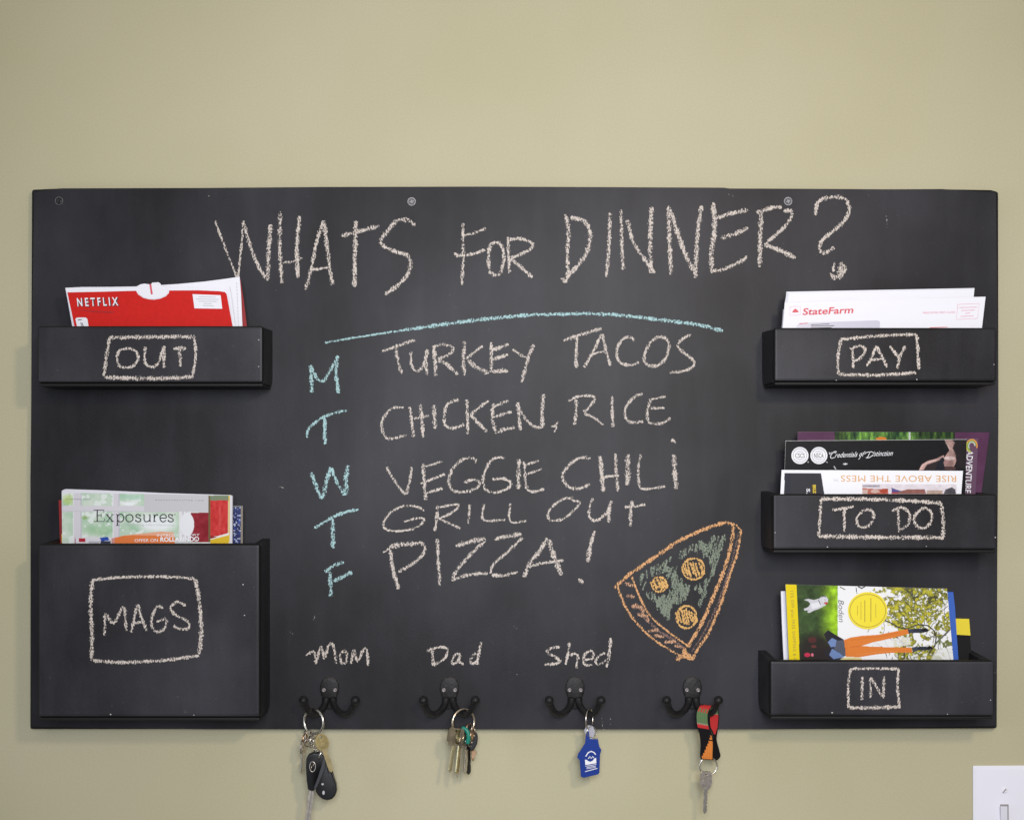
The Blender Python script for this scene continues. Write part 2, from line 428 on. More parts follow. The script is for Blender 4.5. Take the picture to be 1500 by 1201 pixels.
# ------------------------------------------------------------------ organiser
org_loc = P(752, 1067, -TB)
ORG = thing('wall_organizer', 'black chalkboard wall organizer with menu, pockets and hooks on the green wall', 'chalkboard', org_loc)
outline = [(46, 277.5), (90, 276.2), (300, 275.6), (470, 274.2), (700, 273.6), (850, 274.2), (1060, 275.2), (1068, 276.4), (1180, 276.8), (1300, 277.6), (1380, 277.2),
           (1452, 278), (1463, 281), (1462.6, 600), (1461, 1067), (1100, 1067.6), (750, 1067.8), (300, 1067.6), (43.5, 1068), (44.5, 700)]
shade_edges(slab('backboard', outline, 0, TB, M_BOARD, ORG, bevel=.0038, seg=3))

def screw(px, py, d, r, parent, m=M_SCREW, slot=True, ang=0, cross=True):
    c = P(px, py, d)
    bm = bmesh.new()
    n = 20
    prof = [(r, 0), (r, .0006), (r*.85, .0011), (r*.45, .0012)]
    rings = [[bm.verts.new(c+Vector((rr*math.cos(2*math.pi*i/n), -h, rr*math.sin(2*math.pi*i/n)))) for i in range(n)] for rr, h in prof]
    for a, b in zip(rings[:-1], rings[1:]):
        for i in range(n): bm.faces.new((a[i], a[(i+1) % n], b[(i+1) % n], b[i]))
    top = bm.verts.new(c+Vector((0, -.0004, 0)))
    for i in range(n): bm.faces.new((rings[-1][i], rings[-1][(i+1) % n], top))
    o = from_bm('screw', bm, m, parent, True)
    return o
# three mounting screws along the top edge, chalk dust caught round their rims
M_RIM = mat('dusty_screw', (.13, .125, .13), .6, .2, vary=(500, .5))
M_DUST = mat('chalk_dust', (.48, .46, .47), .9, 0, .1, vary=(700, .5))
for i, (sx, sy) in enumerate([(86.5, 294.5), (603, 295.5), (1154.5, 295)]):
    s = screw(sx, sy, .0003, .0040, ORG, M_RIM if i else M_FOB)
    bm = bmesh.new()
    c = P(sx, sy, .0007)
    tube_bm(bm, [c+Vector((.0047*math.cos(a), 0, .0047*math.sin(a))) for a in np.linspace(0, 2*math.pi, 24, endpoint=False)], .00055, 6, True)
    from_bm('screw_rim', bm, M_DUST if i else M_RIM, s, True)
    if i:
        bm = bmesh.new(); t = P(sx, sy, .0016)
        for a in (.3, 1.87):
            v = Vector((math.cos(a), 0, math.sin(a)))*.0026
            tube_bm(bm, [t-v, t+v], .0004, 5)
        from_bm('cross_slot', bm, M_DUST, s)

# pockets -------------------------------------------------------------
DP = .088; FT = .012; ST = .010
def pocket(rect, label):
    xl, xr, yt, yb = rect
    a = P(xl, yt, DP); b = P(xr, yb, DP)
    x0, x1, z1, z0 = a.x, b.x, a.z, b.z
    yf = -TB-DP
    root = box('pocket', x0+.0015, x1-.0015, yf+.0028, -TB-.012, z0-.0040, z0-.0003, M_EDGE_SHADE, ORG, .0012, 2)
    root['label'] = label
    f = shade_edges(box('front_panel', x0, x1, yf, yf+FT, z0, z1, M_POCKET, root, .0046 if z1-z0 > .12 else .0036, 3))
    for s in (0, 1):
        xa = x0+.0006 if s == 0 else x1-.0006-ST
        zt, zb = z1-.001, z0-.0001
        yfr = yf+FT+.0002; yb_ = -TB+.0002
        prof = [(yfr, zt), (yb_, zt+.0035), (yb_, zb+.016)]
        for k in range(1, 6):
            t = math.pi/2*k/6
            prof.append((yb_-.016+.016*math.cos(t), zb+.016-.016*math.sin(t)))
        prof += [(yb_-.016, zb), (yfr, zb)]
        bm = bmesh.new()
        prism_bm(bm, [Vector((xa, y, z)) for y, z in prof], [Vector((xa+ST, y, z)) for y, z in prof], .001, 2)
        from_bm('side_panel', bm, M_EDGE2, root)
    return root
PK_OUT = pocket((54.5, 385.5, 477.5, 561), 'long shallow pocket chalked OUT at upper left')
PK_MAGS = pocket((55, 381.5, 796, 1051), 'tall deep pocket chalked MAGS at lower left')
PK_PAY = pocket((1134, 1460.7, 480, 559), 'long shallow pocket chalked PAY at upper right')
PK_TODO = pocket((1132, 1461, 723.5, 805), 'long shallow pocket chalked TO DO at middle right')
PK_IN = pocket((1128, 1457, 967, 1049), 'long shallow pocket chalked IN at lower right')
M_NAIL = mat('bare_nail', (.55, .52, .50), .5, .3)
for pk, spots in ((PK_OUT, [(379, 498), (379, 537)]), (PK_MAGS, [(162, 1046), (284, 1047), (356, 856), (358, 901)]),
                  (PK_PAY, [(1225, 557), (1343, 556), (1456, 534)]), (PK_TODO, [(1212, 801), (1357, 800), (1135.5, 780), (1458, 787)]),
                  (PK_IN, [(1219, 1043.5), (1388, 1045.5), (1451, 1025)])):
    for (nx, ny) in spots:
        bm = bmesh.new(); sphere_bm(bm, P(nx, ny, DP-.0001), random.uniform(.0007, .0013), 1, .5, .8, 8)
        from_bm('nail_head', bm, M_NAIL, pk, True)

# chalk ---------------------------------------------------------------
R1, R2, R3, R4, R5 = ((30, 260), 3.75), ((300, 270), 3.75), ((640, 270), 3.75), ((960, 270), 3.75), ((1090, 380), 3.75)
R6, R7, R8, R9 = ((400, 480), 3.75), ((700, 480), 3.75), ((400, 720), 3.75), ((800, 740), 4.619)
RA, RB, RC = ((1100, 620), 3.947), ((1100, 840), 3.947), ((30, 690), 3.0025)
RP, RS = ((560, 730), 3.75), ((780, 920), 10.714)
def G(r, *st): return (r[0], r[1], list(st))
chalk('chalk_lettering', [G(R2, (13, '55,200 110,345 175,510'), (13, '183,508 195,400 212,200'), (20, '212,205 250,340 290,440 345,528'), (24, '345,530 350,380 362,220'),
      (22, '414,150 412,350 423,545'), (23, '520,175 506,350 512,515'), (15, '428,430 480,425 535,405'), (21, '652,200 610,330 585,470 553,578'), (22, '655,200 672,350 700,555'),
      (18, '578,470 625,465 672,458'), (22, '750,285 850,258 958,228'), (25, '830,200 825,400 823,565'),
      (22, '1155,228 1120,200 1060,200 1010,250 967,310 990,345 1050,370 1112,392 1130,440 1110,500 1060,555 990,605'))], C_CREAM, 0, ORG, 'large chalk word WHATS in cream')
chalk('chalk_lettering', [G(R3, (18, '143,215 145,380 138,555'), (15, '150,280 200,270 268,243'), (17, '95,378 115,392 190,385 265,362'),
      (20, '325,318 295,335 283,400 292,480 325,498 352,480 368,400 355,335 325,318'), (18, '390,290 395,400 398,490'), (18, '390,305 460,300 522,325 515,355 460,385 408,405'), (20, '405,410 460,455 525,512'))],
      C_CREAM, 0, ORG, 'chalk word FOR in cream')
chalk('chalk_lettering', [G(R3, (23, '706,165 722,250 716,400 722,510'), (24, '735,182 800,198 828,225 843,290 820,380 770,450 695,540'), (20, '678,520 705,525'), (20, '950,155 945,350 930,510'),
      (19, '1012,140 1015,300 1022,470'), (22, '1045,195 1080,320 1140,410 1195,490'), (25, '1180,125 1172,300 1175,487'), (24, '1272,120 1278,300 1285,497'), (26, '1282,140 1330,290 1380,420 1415,475'), (24, '1453,118 1430,290 1420,515')),
      G(R4, (27, '318,100 325,250 308,380 312,488'), (23, '340,185 420,160 508,142'), (24, '360,297 430,275 510,240'), (20, '318,475 380,465 490,412 497,393'),
      (26, '582,150 576,300 572,455'), (23, '555,158 640,130 695,125'), (20, '705,148 750,150 730,210 660,280 600,330'), (25, '600,332 680,362 770,405'))], C_CREAM, 0, ORG, 'large chalk word DINNER in cream')
chalk('chalk_lettering', [G(R4, (22, '880,172 892,100 960,72 1035,78 1065,130 1040,200 960,270 908,320 905,365 940,375 985,345'), (30, '1015,430 1035,470 1000,515'), (24, '960,490 990,525'), (16, '982,428 978,480'), (34, '1018,440 1012,500 990,515'), (26, '1040,450 1035,490'))],
      C_CREAM, 0, ORG, 'large chalk question mark')
P_ = lambda pts: ' '.join('%g,%g' % p for p in pts)
chalk('chalk_underline', [((0, 0), 1, [(3.2, '476,502 526.7,493.5 593,483.5'), (5.4, '590,484 647,475.6 706,468 773,461.8 827,460 880,460 933,464.5 987,471 1027,476.5 1058.7,485')])], C_BLUE, 0, ORG, 'arched pale blue chalk line')
for lab, st in (('pale blue chalk letter M for Monday', [G(R6, (21, '208,205 213,355'), (18, '210,215 240,275 275,292 320,225 358,155'), (19, '352,160 346,250 360,360'))]),
                ('upper pale blue chalk letter T', [G(R6, (16, '185,605 195,555 260,500 340,468 405,455'), (20, '283,495 285,640'))]),
                ('pale blue chalk letter W', [G(R6, (20, '210,795 240,880 270,940'), (23, '275,940 290,860 315,765'), (18, '320,770 350,850 395,920'), (26, '400,920 400,840 412,755'))]),
                ('lower pale blue chalk letter T', [G(R8, (17, '228,200 330,140 400,112 470,98'), (23, '328,150 330,310'))]),
                ('pale blue chalk letter F', [G(R8, (19, '285,440 335,405 390,385'), (23, '312,440 318,580'), (21, '330,490 380,470 435,440'))])):
    chalk('chalk_letter', st, C_BLUE, 0, ORG, lab)
chalk('chalk_lettering', [G(R6, (17, '600,130 690,98 785,65'), (18, '675,105 685,180 708,255'), (16, '758,130 760,200 785,238 820,215 850,120'), (19, '848,120 838,190 848,260'),
      (21, '880,100 890,180 893,268'), (16, '875,108 930,92 985,108 970,145 900,175'), (21, '905,175 960,205 1015,258'), (21, '1053,75 1045,180 1052,262'), (16, '1150,100 1100,140 1060,170'), (25, '1070,180 1120,220 1185,250'),
      (20, '1198,80 1200,180 1198,245'), (20, '1195,125 1295,92'), (21, '1200,178 1290,148'), (24, '1200,240 1290,238'), (16, '1315,120 1385,165'), (19, '1432,92 1400,170 1366,300')),
      G(R7, (19, '470,70 560,40 680,5'), (20, '545,45 540,130 540,220'), (17, '680,35 640,120 585,218'), (18, '683,35 700,110 728,208'), (13, '625,150 655,138 700,130'),
      (17, '858,75 845,55 800,60 765,120 775,185 830,205 885,192'), (18, '990,50 950,80 915,150 925,200 980,210 1030,170 1050,100 1035,60 990,50'), (17, '1170,35 1110,75 1105,115 1180,175 1185,210 1140,235 1055,250'))], C_CREAM, 0, ORG, 'chalk words TURKEY TACOS')
chalk('chalk_lettering', [G(R6, (16, '718,438 650,445 600,510 605,580 640,610 735,590'), (17, '750,435 762,520 772,600'), (20, '808,420 818,510 825,605'), (14, '775,500 855,482'), (24, '885,425 888,555'),
      (17, '1018,395 960,420 940,480 950,540 1000,550 1050,530'), (18, '1065,395 1068,500 1070,585'), (17, '1185,400 1130,440 1085,480'), (19, '1085,480 1130,525 1178,575'), (20, '1210,415 1205,500 1225,580'),
      (16, '1215,432 1295,400'), (16, '1215,490 1310,460'), (20, '1225,578 1270,560 1330,548'), (21, '1345,410 1352,490 1358,565'), (17, '1335,420 1380,490 1430,540 1480,548'), (21, '1485,365 1478,460 1480,550')),
      G(R7, (9, '440,515 420,548'), (10, '400,545 430,540 420,575'), (19, '540,395 540,460 530,535'), (15, '497,402 560,375 640,380 625,420 582,465'), (15, '585,470 640,495 690,535'), (17, '738,375 738,450 742,545'),
      (17, '905,362 860,380 812,440 815,500 850,522 910,515'), (18, '950,390 930,470 940,525'), (13, '950,395 1030,378'), (15, '950,442 1025,440'), (17, '940,526 1010,525 1058,495'))], C_CREAM, 0, ORG, 'chalk words CHICKEN, RICE')
chalk('chalk_lettering', [G(R6, (16, '622,765 680,860 725,915'), (16, '762,765 750,840 735,915'), (19, '825,745 830,850 840,945'), (13, '815,768 930,735'), (15, '810,855 945,805'), (17, '838,910 930,882'),
      (17, '1110,745 1108,720 1050,720 990,770 965,840 990,895 1060,900 1120,880 1135,850 1095,835 1050,852'), (17, '1275,720 1240,710 1190,740 1155,820 1165,885 1220,905 1290,880 1305,850 1270,830 1205,832'), (23, '1350,720 1348,885')),
      G(R7, (16, '255,735 260,830 270,885'), (14, '258,755 335,730'), (14, '265,805 350,775'), (16, '270,890 310,900 365,885'), (18, '620,718 560,715 500,755 465,820 500,875 560,882 615,860'),
      (25, '672,705 680,800 690,900'), (18, '755,690 760,780 768,900'), (16, '690,820 775,810'), (30, '825,695 822,865'), (15, '895,695 880,780 890,872 930,885 1035,870'), (27, '1075,695 1082,790 1090,885'), (17, '1060,615 1090,628'))], C_CREAM, 0, ORG, 'chalk words VEGGIE CHILI')
chalk('chalk_lettering', [G(R8, (13, '832,105 780,80 710,80 640,120 605,180 630,210 710,215 790,195 830,155 800,145 720,165'), (18, '905,75 900,140 888,215'), (14, '915,85 1015,72 990,110 910,150'), (14, '915,150 960,170 1028,202'),
      (16, '1080,70 1073,175'), (14, '1158,70 1150,140 1175,160 1275,155'), (14, '1303,65 1298,140 1320,170 1390,160')),
      G(R7, (15, '525,935 470,940 410,980 385,1030 405,1058 470,1048 530,1000 558,960 520,945 520,925'), (16, '632,935 610,1000 620,1050 660,1055 710,1010 735,955'), (21, '735,950 720,1010 720,1070'), (17, '805,985 860,980 918,970'), (20, '850,950 840,1010 838,1090'))],
      C_CREAM, 0, ORG, 'chalk words GRILL OUT')
chalk('chalk_lettering', [G(R8, (22, '645,320 660,430 690,535'), (14, '600,335 645,310'), (26, '640,305 700,290 800,285'), (18, '800,275 832,300 820,350 760,400 690,440'), (19, '902,260 908,380 915,515'), (26, '1005,298 1080,275 1168,258'),
      (19, '1165,270 1080,350 1010,430 985,490'), (20, '985,485 1080,455 1180,448'), (25, '1218,262 1280,247 1365,232'), (17, '1370,252 1290,330 1210,400 1195,450'), (19, '1200,458 1270,460 1345,440')),
      G(RP, (24, '905,215 865,290 820,340 778,430'), (27, '915,225 940,310 985,420'), (16, '815,372 880,355 995,340'), (20, '1168,178 1145,250 1130,350'), (26, '1140,270 1128,348'), (22, '1078,440 1105,465'))], C_CREAM, 0, ORG, 'chalk word PIZZA with exclamation mark')
chalk('chalk_lettering', [G(R8, (14, '180,898 225,880 236,945'), (16, '236,945 262,850 282,915 305,845 330,845 348,945'), (15, '395,868 370,900 378,940 400,935 405,890 388,868'), (15, '428,945 445,870 465,930 495,870 515,870 522,955'))], C_CREAM, 0, ORG, 'small chalk word Mom')
chalk('chalk_lettering', [G(R8, (17, '875,870 880,955'), (15, '845,875 900,855 955,860 945,910 880,955'), (14, '1028,893 1002,895 980,937 1002,942 1028,900'), (13, '1030,893 1024,932 1046,950'), (17, '1145,825 1132,880 1120,950'), (15, '1112,885 1085,920 1092,945 1125,928'))], C_CREAM, 0, ORG, 'small chalk word Dad')
chalk('chalk_lettering', [G(RS, (46, '430,298 370,295 300,310 240,345 250,390 330,430 440,515 400,545 330,560 190,570'), (44, '580,220 560,400 515,570'), (42, '590,420 660,400 715,430 695,540 690,630'),
      (40, '790,490 930,480 955,390 910,350 830,400 790,490 830,570 940,575'), (50, '1228,150 1205,380 1170,610'), (40, '1140,385 1050,430 990,520 1040,570 1150,500'))], C_CREAM, 0, ORG, 'small chalk word Shed')
# pocket labels
chalk('chalk_label', [G(R1, (21, '488,880 720,876 963,874'), (17, '955,872 962,990 942,1102'), (23, '945,1095 720,1104 462,1098'), (19, '458,1090 470,1000 488,880'), (15, '595,938 545,950 530,1000 550,1038 610,1040 645,1000 635,955 595,938'),
      (16, '685,930 683,1010 715,1040 755,1022 785,930'), (19, '788,925 788,1045'), (23, '840,942 910,938'), (20, '872,945 880,1038'))], C_CREAM, DP, PK_OUT)
chalk('chalk_label', [G(R5, (18, '528,440 740,420 945,412'), (19, '948,415 955,520 960,605'), (20, '945,622 740,635 518,632'), (18, '530,440 516,540 516,630'), (17, '595,490 600,597'), (16, '582,490 640,475 665,500 640,540 595,562'),
      (16, '725,475 700,540 672,592'), (18, '728,478 760,540 785,592'), (13, '690,555 760,545'), (16, '800,475 850,540'), (18, '885,475 855,540 842,600'))], C_CREAM, DP, PK_PAY)
chalk('chalk_label', [G(RA, (23, '405,437 750,440 1100,460'), (23, '1100,460 1112,560 1110,670'), (24, '1115,660 750,658 390,652'), (18, '405,437 400,540 392,650'), (18, '470,502 595,482'), (17, '540,495 540,625'),
      (18, '655,500 615,540 618,590 660,600 700,570 710,525 690,500 655,500'), (16, '850,490 856,630'), (17, '815,508 870,485 915,520 910,580 860,618'), (18, '985,495 945,540 955,590 1000,605 1040,570 1045,520 1010,490 985,495'))], C_CREAM, DP, PK_TODO)
chalk('chalk_label', [G(RB, (16, '575,550 710,548 855,550'), (17, '855,550 848,650 860,778'), (22, '858,770 710,775 572,775'), (16, '575,552 562,660 565,775'), (17, '645,595 642,730'), (17, '690,600 693,718'), (18, '692,598 730,660 768,718'), (18, '770,592 765,718'))], C_CREAM, DP, PK_IN)
chalk('chalk_label', [G(RC, (14, '315,478 450,466 620,463 765,472'), (19, '768,475 785,560 795,700 785,805'), (16, '785,810 620,832 440,840 320,832'), (18, '316,478 308,600 314,700 312,832'), (14, '370,722 375,630 410,668 452,598 466,702'),
      (14, '487,708 515,590 530,640 555,702'), (11, '500,668 548,660'), (13, '628,602 600,595 575,660 595,705 632,692 640,650 598,662'), (13, '728,592 690,575 660,600 680,630 735,660 738,690 700,692 672,680'))], C_CREAM, DP, PK_MAGS)
# pizza slice drawing
pz = chalk('chalk_drawing', [G(R9, (25, '465,560 560,470 750,340 900,240 1050,170 1200,120 1275,130'), (25, '1268,140 1255,250 1210,420 1130,620 1040,820 955,960'), (12, '1285,130 1322,175'), (17, '1318,175 1290,330 1240,480'),
      (22, '1240,480 1180,670 1100,860 1040,950 985,1045'), (16, '482,545 530,670 600,780 720,900 860,990 980,1045'), (14, '580,480 620,590 700,740 820,850 960,950'), (30, '880,1045 940,1010 980,1030'), (26, '930,960 950,1030'))],
      C_ORANGE, 0, ORG, 'orange chalk drawing of a pizza slice with three round toppings')
chalk('chalk_crust', [G(R9, (26, '535,525 590,545'), (26, '545,610 600,620'), (34, '580,680 640,690 660,730'), (30, '620,740 680,750 690,790'), (26, '690,850 760,840'), (24, '730,880 800,890'), (28, '800,925 880,920'), (22, '870,950 920,960'))], C_PEACH, .0004, pz)
chalk('chalk_shading', [G(R9, (16, '1298,190 1270,330 1225,480 1150,690 1060,870 985,990'), (22, '700,790 760,850 850,900 930,965'), (16, '650,745 700,800'))], C_BROWN, .0004, pz)
for (cx, cy, rx, ry) in ((997, 430, 82, 80), (765, 535, 56, 56), (950, 755, 75, 84)):
    st = [(15, P_(disc_pts(cx, cy, rx*.9, ry*.9, 18)+[(cx+rx*.9, cy)]))]
    for k in range(8):
        yy = -0.8+k*.228; hw = math.sqrt(max(.05, 1-yy*yy))*.85
        st.append((16, '%g,%g %g,%g %g,%g' % (cx+rx*yy-12, cy-ry*hw*random.uniform(.6, .9), cx+rx*yy+random.uniform(-10, 10), cy, cx+rx*yy+12, cy+ry*hw*random.uniform(.5, .9))))
    chalk('chalk_topping', [G(R9, *st)], C_YELLOW, .0003, pz)
green = [(610, 490), (680, 430), (800, 365), (900, 310), (1000, 255), (1100, 205), (1215, 190), (1225, 215), (1190, 300), (1170, 380), (1120, 500), (1075, 620), (1040, 700), (1010, 690), (960, 650), (880, 680), (860, 750), (900, 850), (850, 830), (780, 740), (700, 650), (640, 560)]
def inside(x, y, pg):
    c = False; n = len(pg)
    for i in range(n):
        x1, y1 = pg[i]; x2, y2 = pg[(i+1) % n]
        if (y1 > y) != (y2 > y) and x < (x2-x1)*(y-y1)/(y2-y1)+x1: c = not c
    return c
st = []
while len(st) < 270:
    x, y = random.uniform(610, 1225), random.uniform(190, 860)
    L_ = random.uniform(35, 75); x2, y2 = x-L_*.12+random.uniform(-14, 14), y+L_
    if not (inside(x, y, green) and inside(x2, y2, green)): continue
    if any(math.hypot((x+x2)/2-cx, (y+y2)/2-cy) < r for cx, cy, r in ((997, 430, 122), (765, 535, 88), (950, 755, 118), (860, 400, 40), (1000, 610, 45))): continue
    st.append((14, '%g,%g %g,%g' % (x, y, x2, y2)))
chalk('chalk_shading', [G(R9, *st)], C_GREEN, .0001, pz, 'green chalk hatching on the slice')
# faint leftovers of wiped chalk
for org_, sc_, w_, p_ in ((*RP, 5, '680,965 710,945 745,970'), (*RP, 8, '800,635 800,655'), (*RP, 9, '1315,180 1315,190'), (*RP, 12, '195,470 200,500'), (*RP, 6, '720,700 740,715'),
      (*R8, 10, '220,705 240,675 268,668'), (*R8, 14, '95,770 108,780'), (*R6, 10, '15,870 60,878'), (*R4, 9, '1270,170 1272,240'), (*R4, 10, '400,55 430,70'), (*R4, 10, '845,200 850,215'),
      (*R1, 8, '1030,100 1036,106'), ((0, 0), 1, 3, '880,1045 884,1070'), ((0, 0), 1, 3, '893,1050 895,1062')):
    chalk('chalk_smudge', [(org_, sc_, [(w_, p_)])], C_FAINT, 0, ORG)

# ------------------------------------------------------------------ coat hooks (parts of the organiser)
M_WORN_GLINT = mat('worn_iron_highlight', (.085, .070, .055), .45, .3, .4, vary=(300, .6))  # worn rim that also carries a painted highlight on upward bevels
def hook(cx):
    """double prong hook; all outlines relative to its middle at (cx, 1010)"""
    half = [(0, 991.3), (5, 992), (10, 995.2), (13.3, 1001), (14, 1008), (12.8, 1015), (10.6, 1021), (9.3, 1027), (9.2, 1033), (6, 1037.5), (0, 1039)]
    pts = [(cx+x, y) for x, y in half]+[(cx-x, y) for x, y in half[-2:0:-1]]
    pl = slab('coat_hook', pts, .0042, .0042, M_IRON, ORG, .0013, 3)
    pl.data.materials.append(M_WORN_GLINT)
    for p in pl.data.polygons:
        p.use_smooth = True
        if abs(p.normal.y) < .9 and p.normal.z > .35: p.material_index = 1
    for s in (-1, 1):
        path = [(4.5, 1022, .004), (6.5, 1031, .008), (12, 1040, .016), (22, 1045.5, .025), (31, 1041.5, .032), (37.5, 1026.5, .040)]
        c = catmull([(cx+s*x, y, d) for x, y, d in path], 2.5)
        rad = [.0044-.0010*min(1, i/len(c)*1.3) for i in range(len(c))]
        bm = bmesh.new(); tube_bm(bm, [P(*q) for q in c], rad, 12, flat=1)
        sphere_bm(bm, P(cx+s*38, 1025.5, .041), .0056)
        from_bm('prong', bm, M_IRON, pl, True)
        screw(cx+s*8.2, 1010.5, .0043, .0030, pl, M_SCREW)
    return pl
HX = [482.5, 658.3, 842.5, 1014.5]
for i, hx in enumerate(HX):
    h = hook(hx); h['label'] = ['hook under the word Mom', 'hook under the word Dad', 'hook under the word Shed', 'unlabelled hook holding a woven strap'][i]

# ------------------------------------------------------------------ papers in the pockets
def extend(quad, y2):
    """carry the two side edges of a visible quad down to pixel row y2"""
    tl, tr, br, bl = quad
    f = lambda a, b: (a[0]+(b[0]-a[0])*(y2-a[1])/(b[1]-a[1]), y2)
    return [tl, tr, f(tr, br), f(tl, bl)]
# red disc mailer in OUT
d0 = .052
T = thing('disc_mailer', 'red and white disc mailer standing in the OUT pocket', 'envelope', P(225, 545, d0))
slab('back_sheet', [(300, 417), (345, 408), (352.5, 410), (357, 440), (361.5, 477), (366, 561), (300, 561)], .044, .0008, M_DRED, T)
slab('inner_sheet', [(95.6, 421.8), (120, 420.6), (160, 420.4), (200, 419.8), (206, 416.5), (212, 415.6), (221, 417), (223, 414.2), (232, 413.6), (234.5, 415), (236, 417.6), (260, 416.2), (300, 412.5), (330, 408.6), (351, 405.4), (353, 430), (355, 477), (357, 561), (121, 561)],
     .048, .0006, M_WHITE, T)
slab('front_sheet', [(97, 428), (96.4, 423.8), (110, 422.6), (150, 422.4), (200, 421.6), (210, 420.5), (240, 420), (268, 420.6), (300, 421.4), (325, 422.8), (331, 425.5), (333.5, 432), (341, 477), (351, 561), (121, 561), (108, 476)], d0, .0006, M_WHITE, T)
ink([[(98.6, 428.4), (150, 427.4), (199.5, 426), (200.5, 428.5), (203, 432), (210, 436.5), (218, 438.6), (226, 439), (235, 437.6), (243, 434), (247.3, 429.5), (248, 425.6), (290, 425.4), (320, 426.6), (329, 427.8), (331.8, 430.5), (333, 436), (340.6, 477), (351, 560), (121.6, 560), (108.8, 477)]],
    d0+.0003, M_RED, T, 'red_print')
slab('seal_tab', disc_pts(224, 427, 21.5, 10.6, 30), d0+.0009, .0003, M_WHITE, T)
ink([[(218.8, 416.5), (221.4, 416), (223.8, 431), (221, 431.4)]], d0+.0012, M_REDINK, T, 'printed_stripe')
slab('address_sticker', [(282, 431), (323.2, 432.6), (325.6, 452.4), (284.8, 451.8)], d0+.0006, .0002, M_WHITE, T)
for i, (a, b) in enumerate(((291, 316), (287, 320), (290, 317), (297, 309), (296, 312))):
    inklines([(1.0, [(a+.3*i, 434.8+i*3.2), (b+.3*i, 435.4+i*3.2)])], d0+.0009, M_LGREY, T)
text('NETFLIX', (115, 449.5), (175, 448.2), (-1.2, -11.6), d0+.0006, M_INK, T, bold=.02, spacing=1.55)
text('NETFLIX', (113.6, 448.6), (173.4, 447.2), (-1.2, -11.6), d0+.0009, M_WHITE, T, bold=.02, spacing=1.55)
inklines([(.8, [(116, 454.6), (168, 457.4)]), (.6, [(130, 456.8), (165, 458.2)])], d0+.0006, M_DRED, T)
slab('barcode_label', [(110.5, 467), (113, 465.2), (125.5, 465.2), (128, 467.4), (130, 480), (113, 480)], d0+.0006, .0002, M_WHITE, T)
inklines([(1.2, [(114, 468.6), (120, 468.2)]), (.9, [(118, 472.6), (121, 480)]), (.9, [(120, 472.6), (123, 480)])], d0+.0009, M_INK, T)
for i in range(13):
    inklines([(.8, [(346.5+.2*i, 414+i*5), (347+.2*i, 417.6+i*5)])], .0484, M_LGREY, T)
inklines([(.6, [(336.5, 420), (339, 432), (345, 477)])], .0484, M_LGREY, T, 'fold_line')

# envelopes in PAY
T = thing('plain_envelope', 'plain white envelope sticking up highest in the PAY pocket', 'envelope', P(1290, 560, .038), 'envelopes in the PAY pocket')
q = [(1152, 427.4), (1427.8, 422), (1424.6, 437), (1150, 443)]
slab('sheet', extend(q, 560)[0:2]+[(1414, 560), (1143, 560)], .038, .0018, M_WHITE, T, .0004, 1)
ink([[(1152.4, 428.4), (1155.6, 429.6), (1153, 443.5), (1149.6, 443.5)]], .0384, M_WHITE2, T, 'folded_edge')
inklines([(.5, [(1155.6, 429.4), (1240, 428), (1427, 423.4)])], .0384, M_WHITE2, T, 'fold_line')
T = thing('thin_envelope', 'narrow sliver of white envelope at the far left of the PAY pocket', 'envelope', P(1290, 560, .048), 'envelopes in the PAY pocket')
slab('sheet', [(1147.2, 453.4), (1380, 450), (1378, 560), (1138.6, 560)], .048, .001, M_WHITE2, T)
T = thing('bill_envelope', 'white window envelope with red lettering, frontmost in the PAY pocket', 'envelope', P(1290, 560, .062), 'envelopes in the PAY pocket')
de = .062
slab('sheet', [(1149.6, 443), (1300, 438.4), (1444, 434.6), (1438.5, 480), (1431, 560), (1140, 560), (1146.4, 480)], de, .0016, M_WHITE, T, .0004, 1)
text('StateFarm', (1175.4, 461.4), (1249.4, 458.6), (.6, -9.6), de+.0006, M_REDINK, T, bold=.018, shear=.12)
inklines([(.55, [(1157, 449.4), (1172.4, 448.8), (1172.6, 461.4), (1157.2, 462), (1157, 449.4)])], de+.0006, M_PINKINK, T, 'logo_frame')
ink([[(1160.4, 457), (1163, 453.6), (1165, 452), (1167.6, 454), (1170.4, 456.8), (1168, 457.6), (1162, 457.8)]], de+.0006, M_REDINK, T, 'logo_mark')
text('PRESORTED FIRST-CLASS', (1352, 459.6), (1399, 458.4), (0, -2.6), de+.0006, M_PINKINK, T, bold=.01)
inklines([(.6, [(1403, 446), (1434.6, 444.6), (1432, 466.4), (1401, 468), (1403, 446)])], de+.0006, M_PINKINK, T, 'postage_frame')
for i, (a, b) in enumerate(((1405, 1431), (1408, 1428), (1414, 1421), (1407, 1426))):
    inklines([(.9, [(a, 450.6+i*4.3), (b, 449.9+i*4.3)])], de+.0006, M_PINKINK, T)
ink([[(1168, 475.4), (1171, 473), (1285, 469.2), (1289, 471), (1288.6, 482), (1166, 482)]], de+.0006, mat('window_film', (.56, .54, .64), .25, 0, .6), T, 'address_window')
inklines([(.9, [(1188, 475.8), (1215, 474.6)]), (.9, [(1187.6, 478.2), (1222, 477)]), (.9, [(1187.4, 480.6), (1218, 479.8)])], de+.0009, M_INK, T)
inklines([(.9, [(1171, 474.6), (1183, 473.2)]), (.8, [(1362, 480), (1388, 479.2)])], de+.0009, M_REDINK, T)

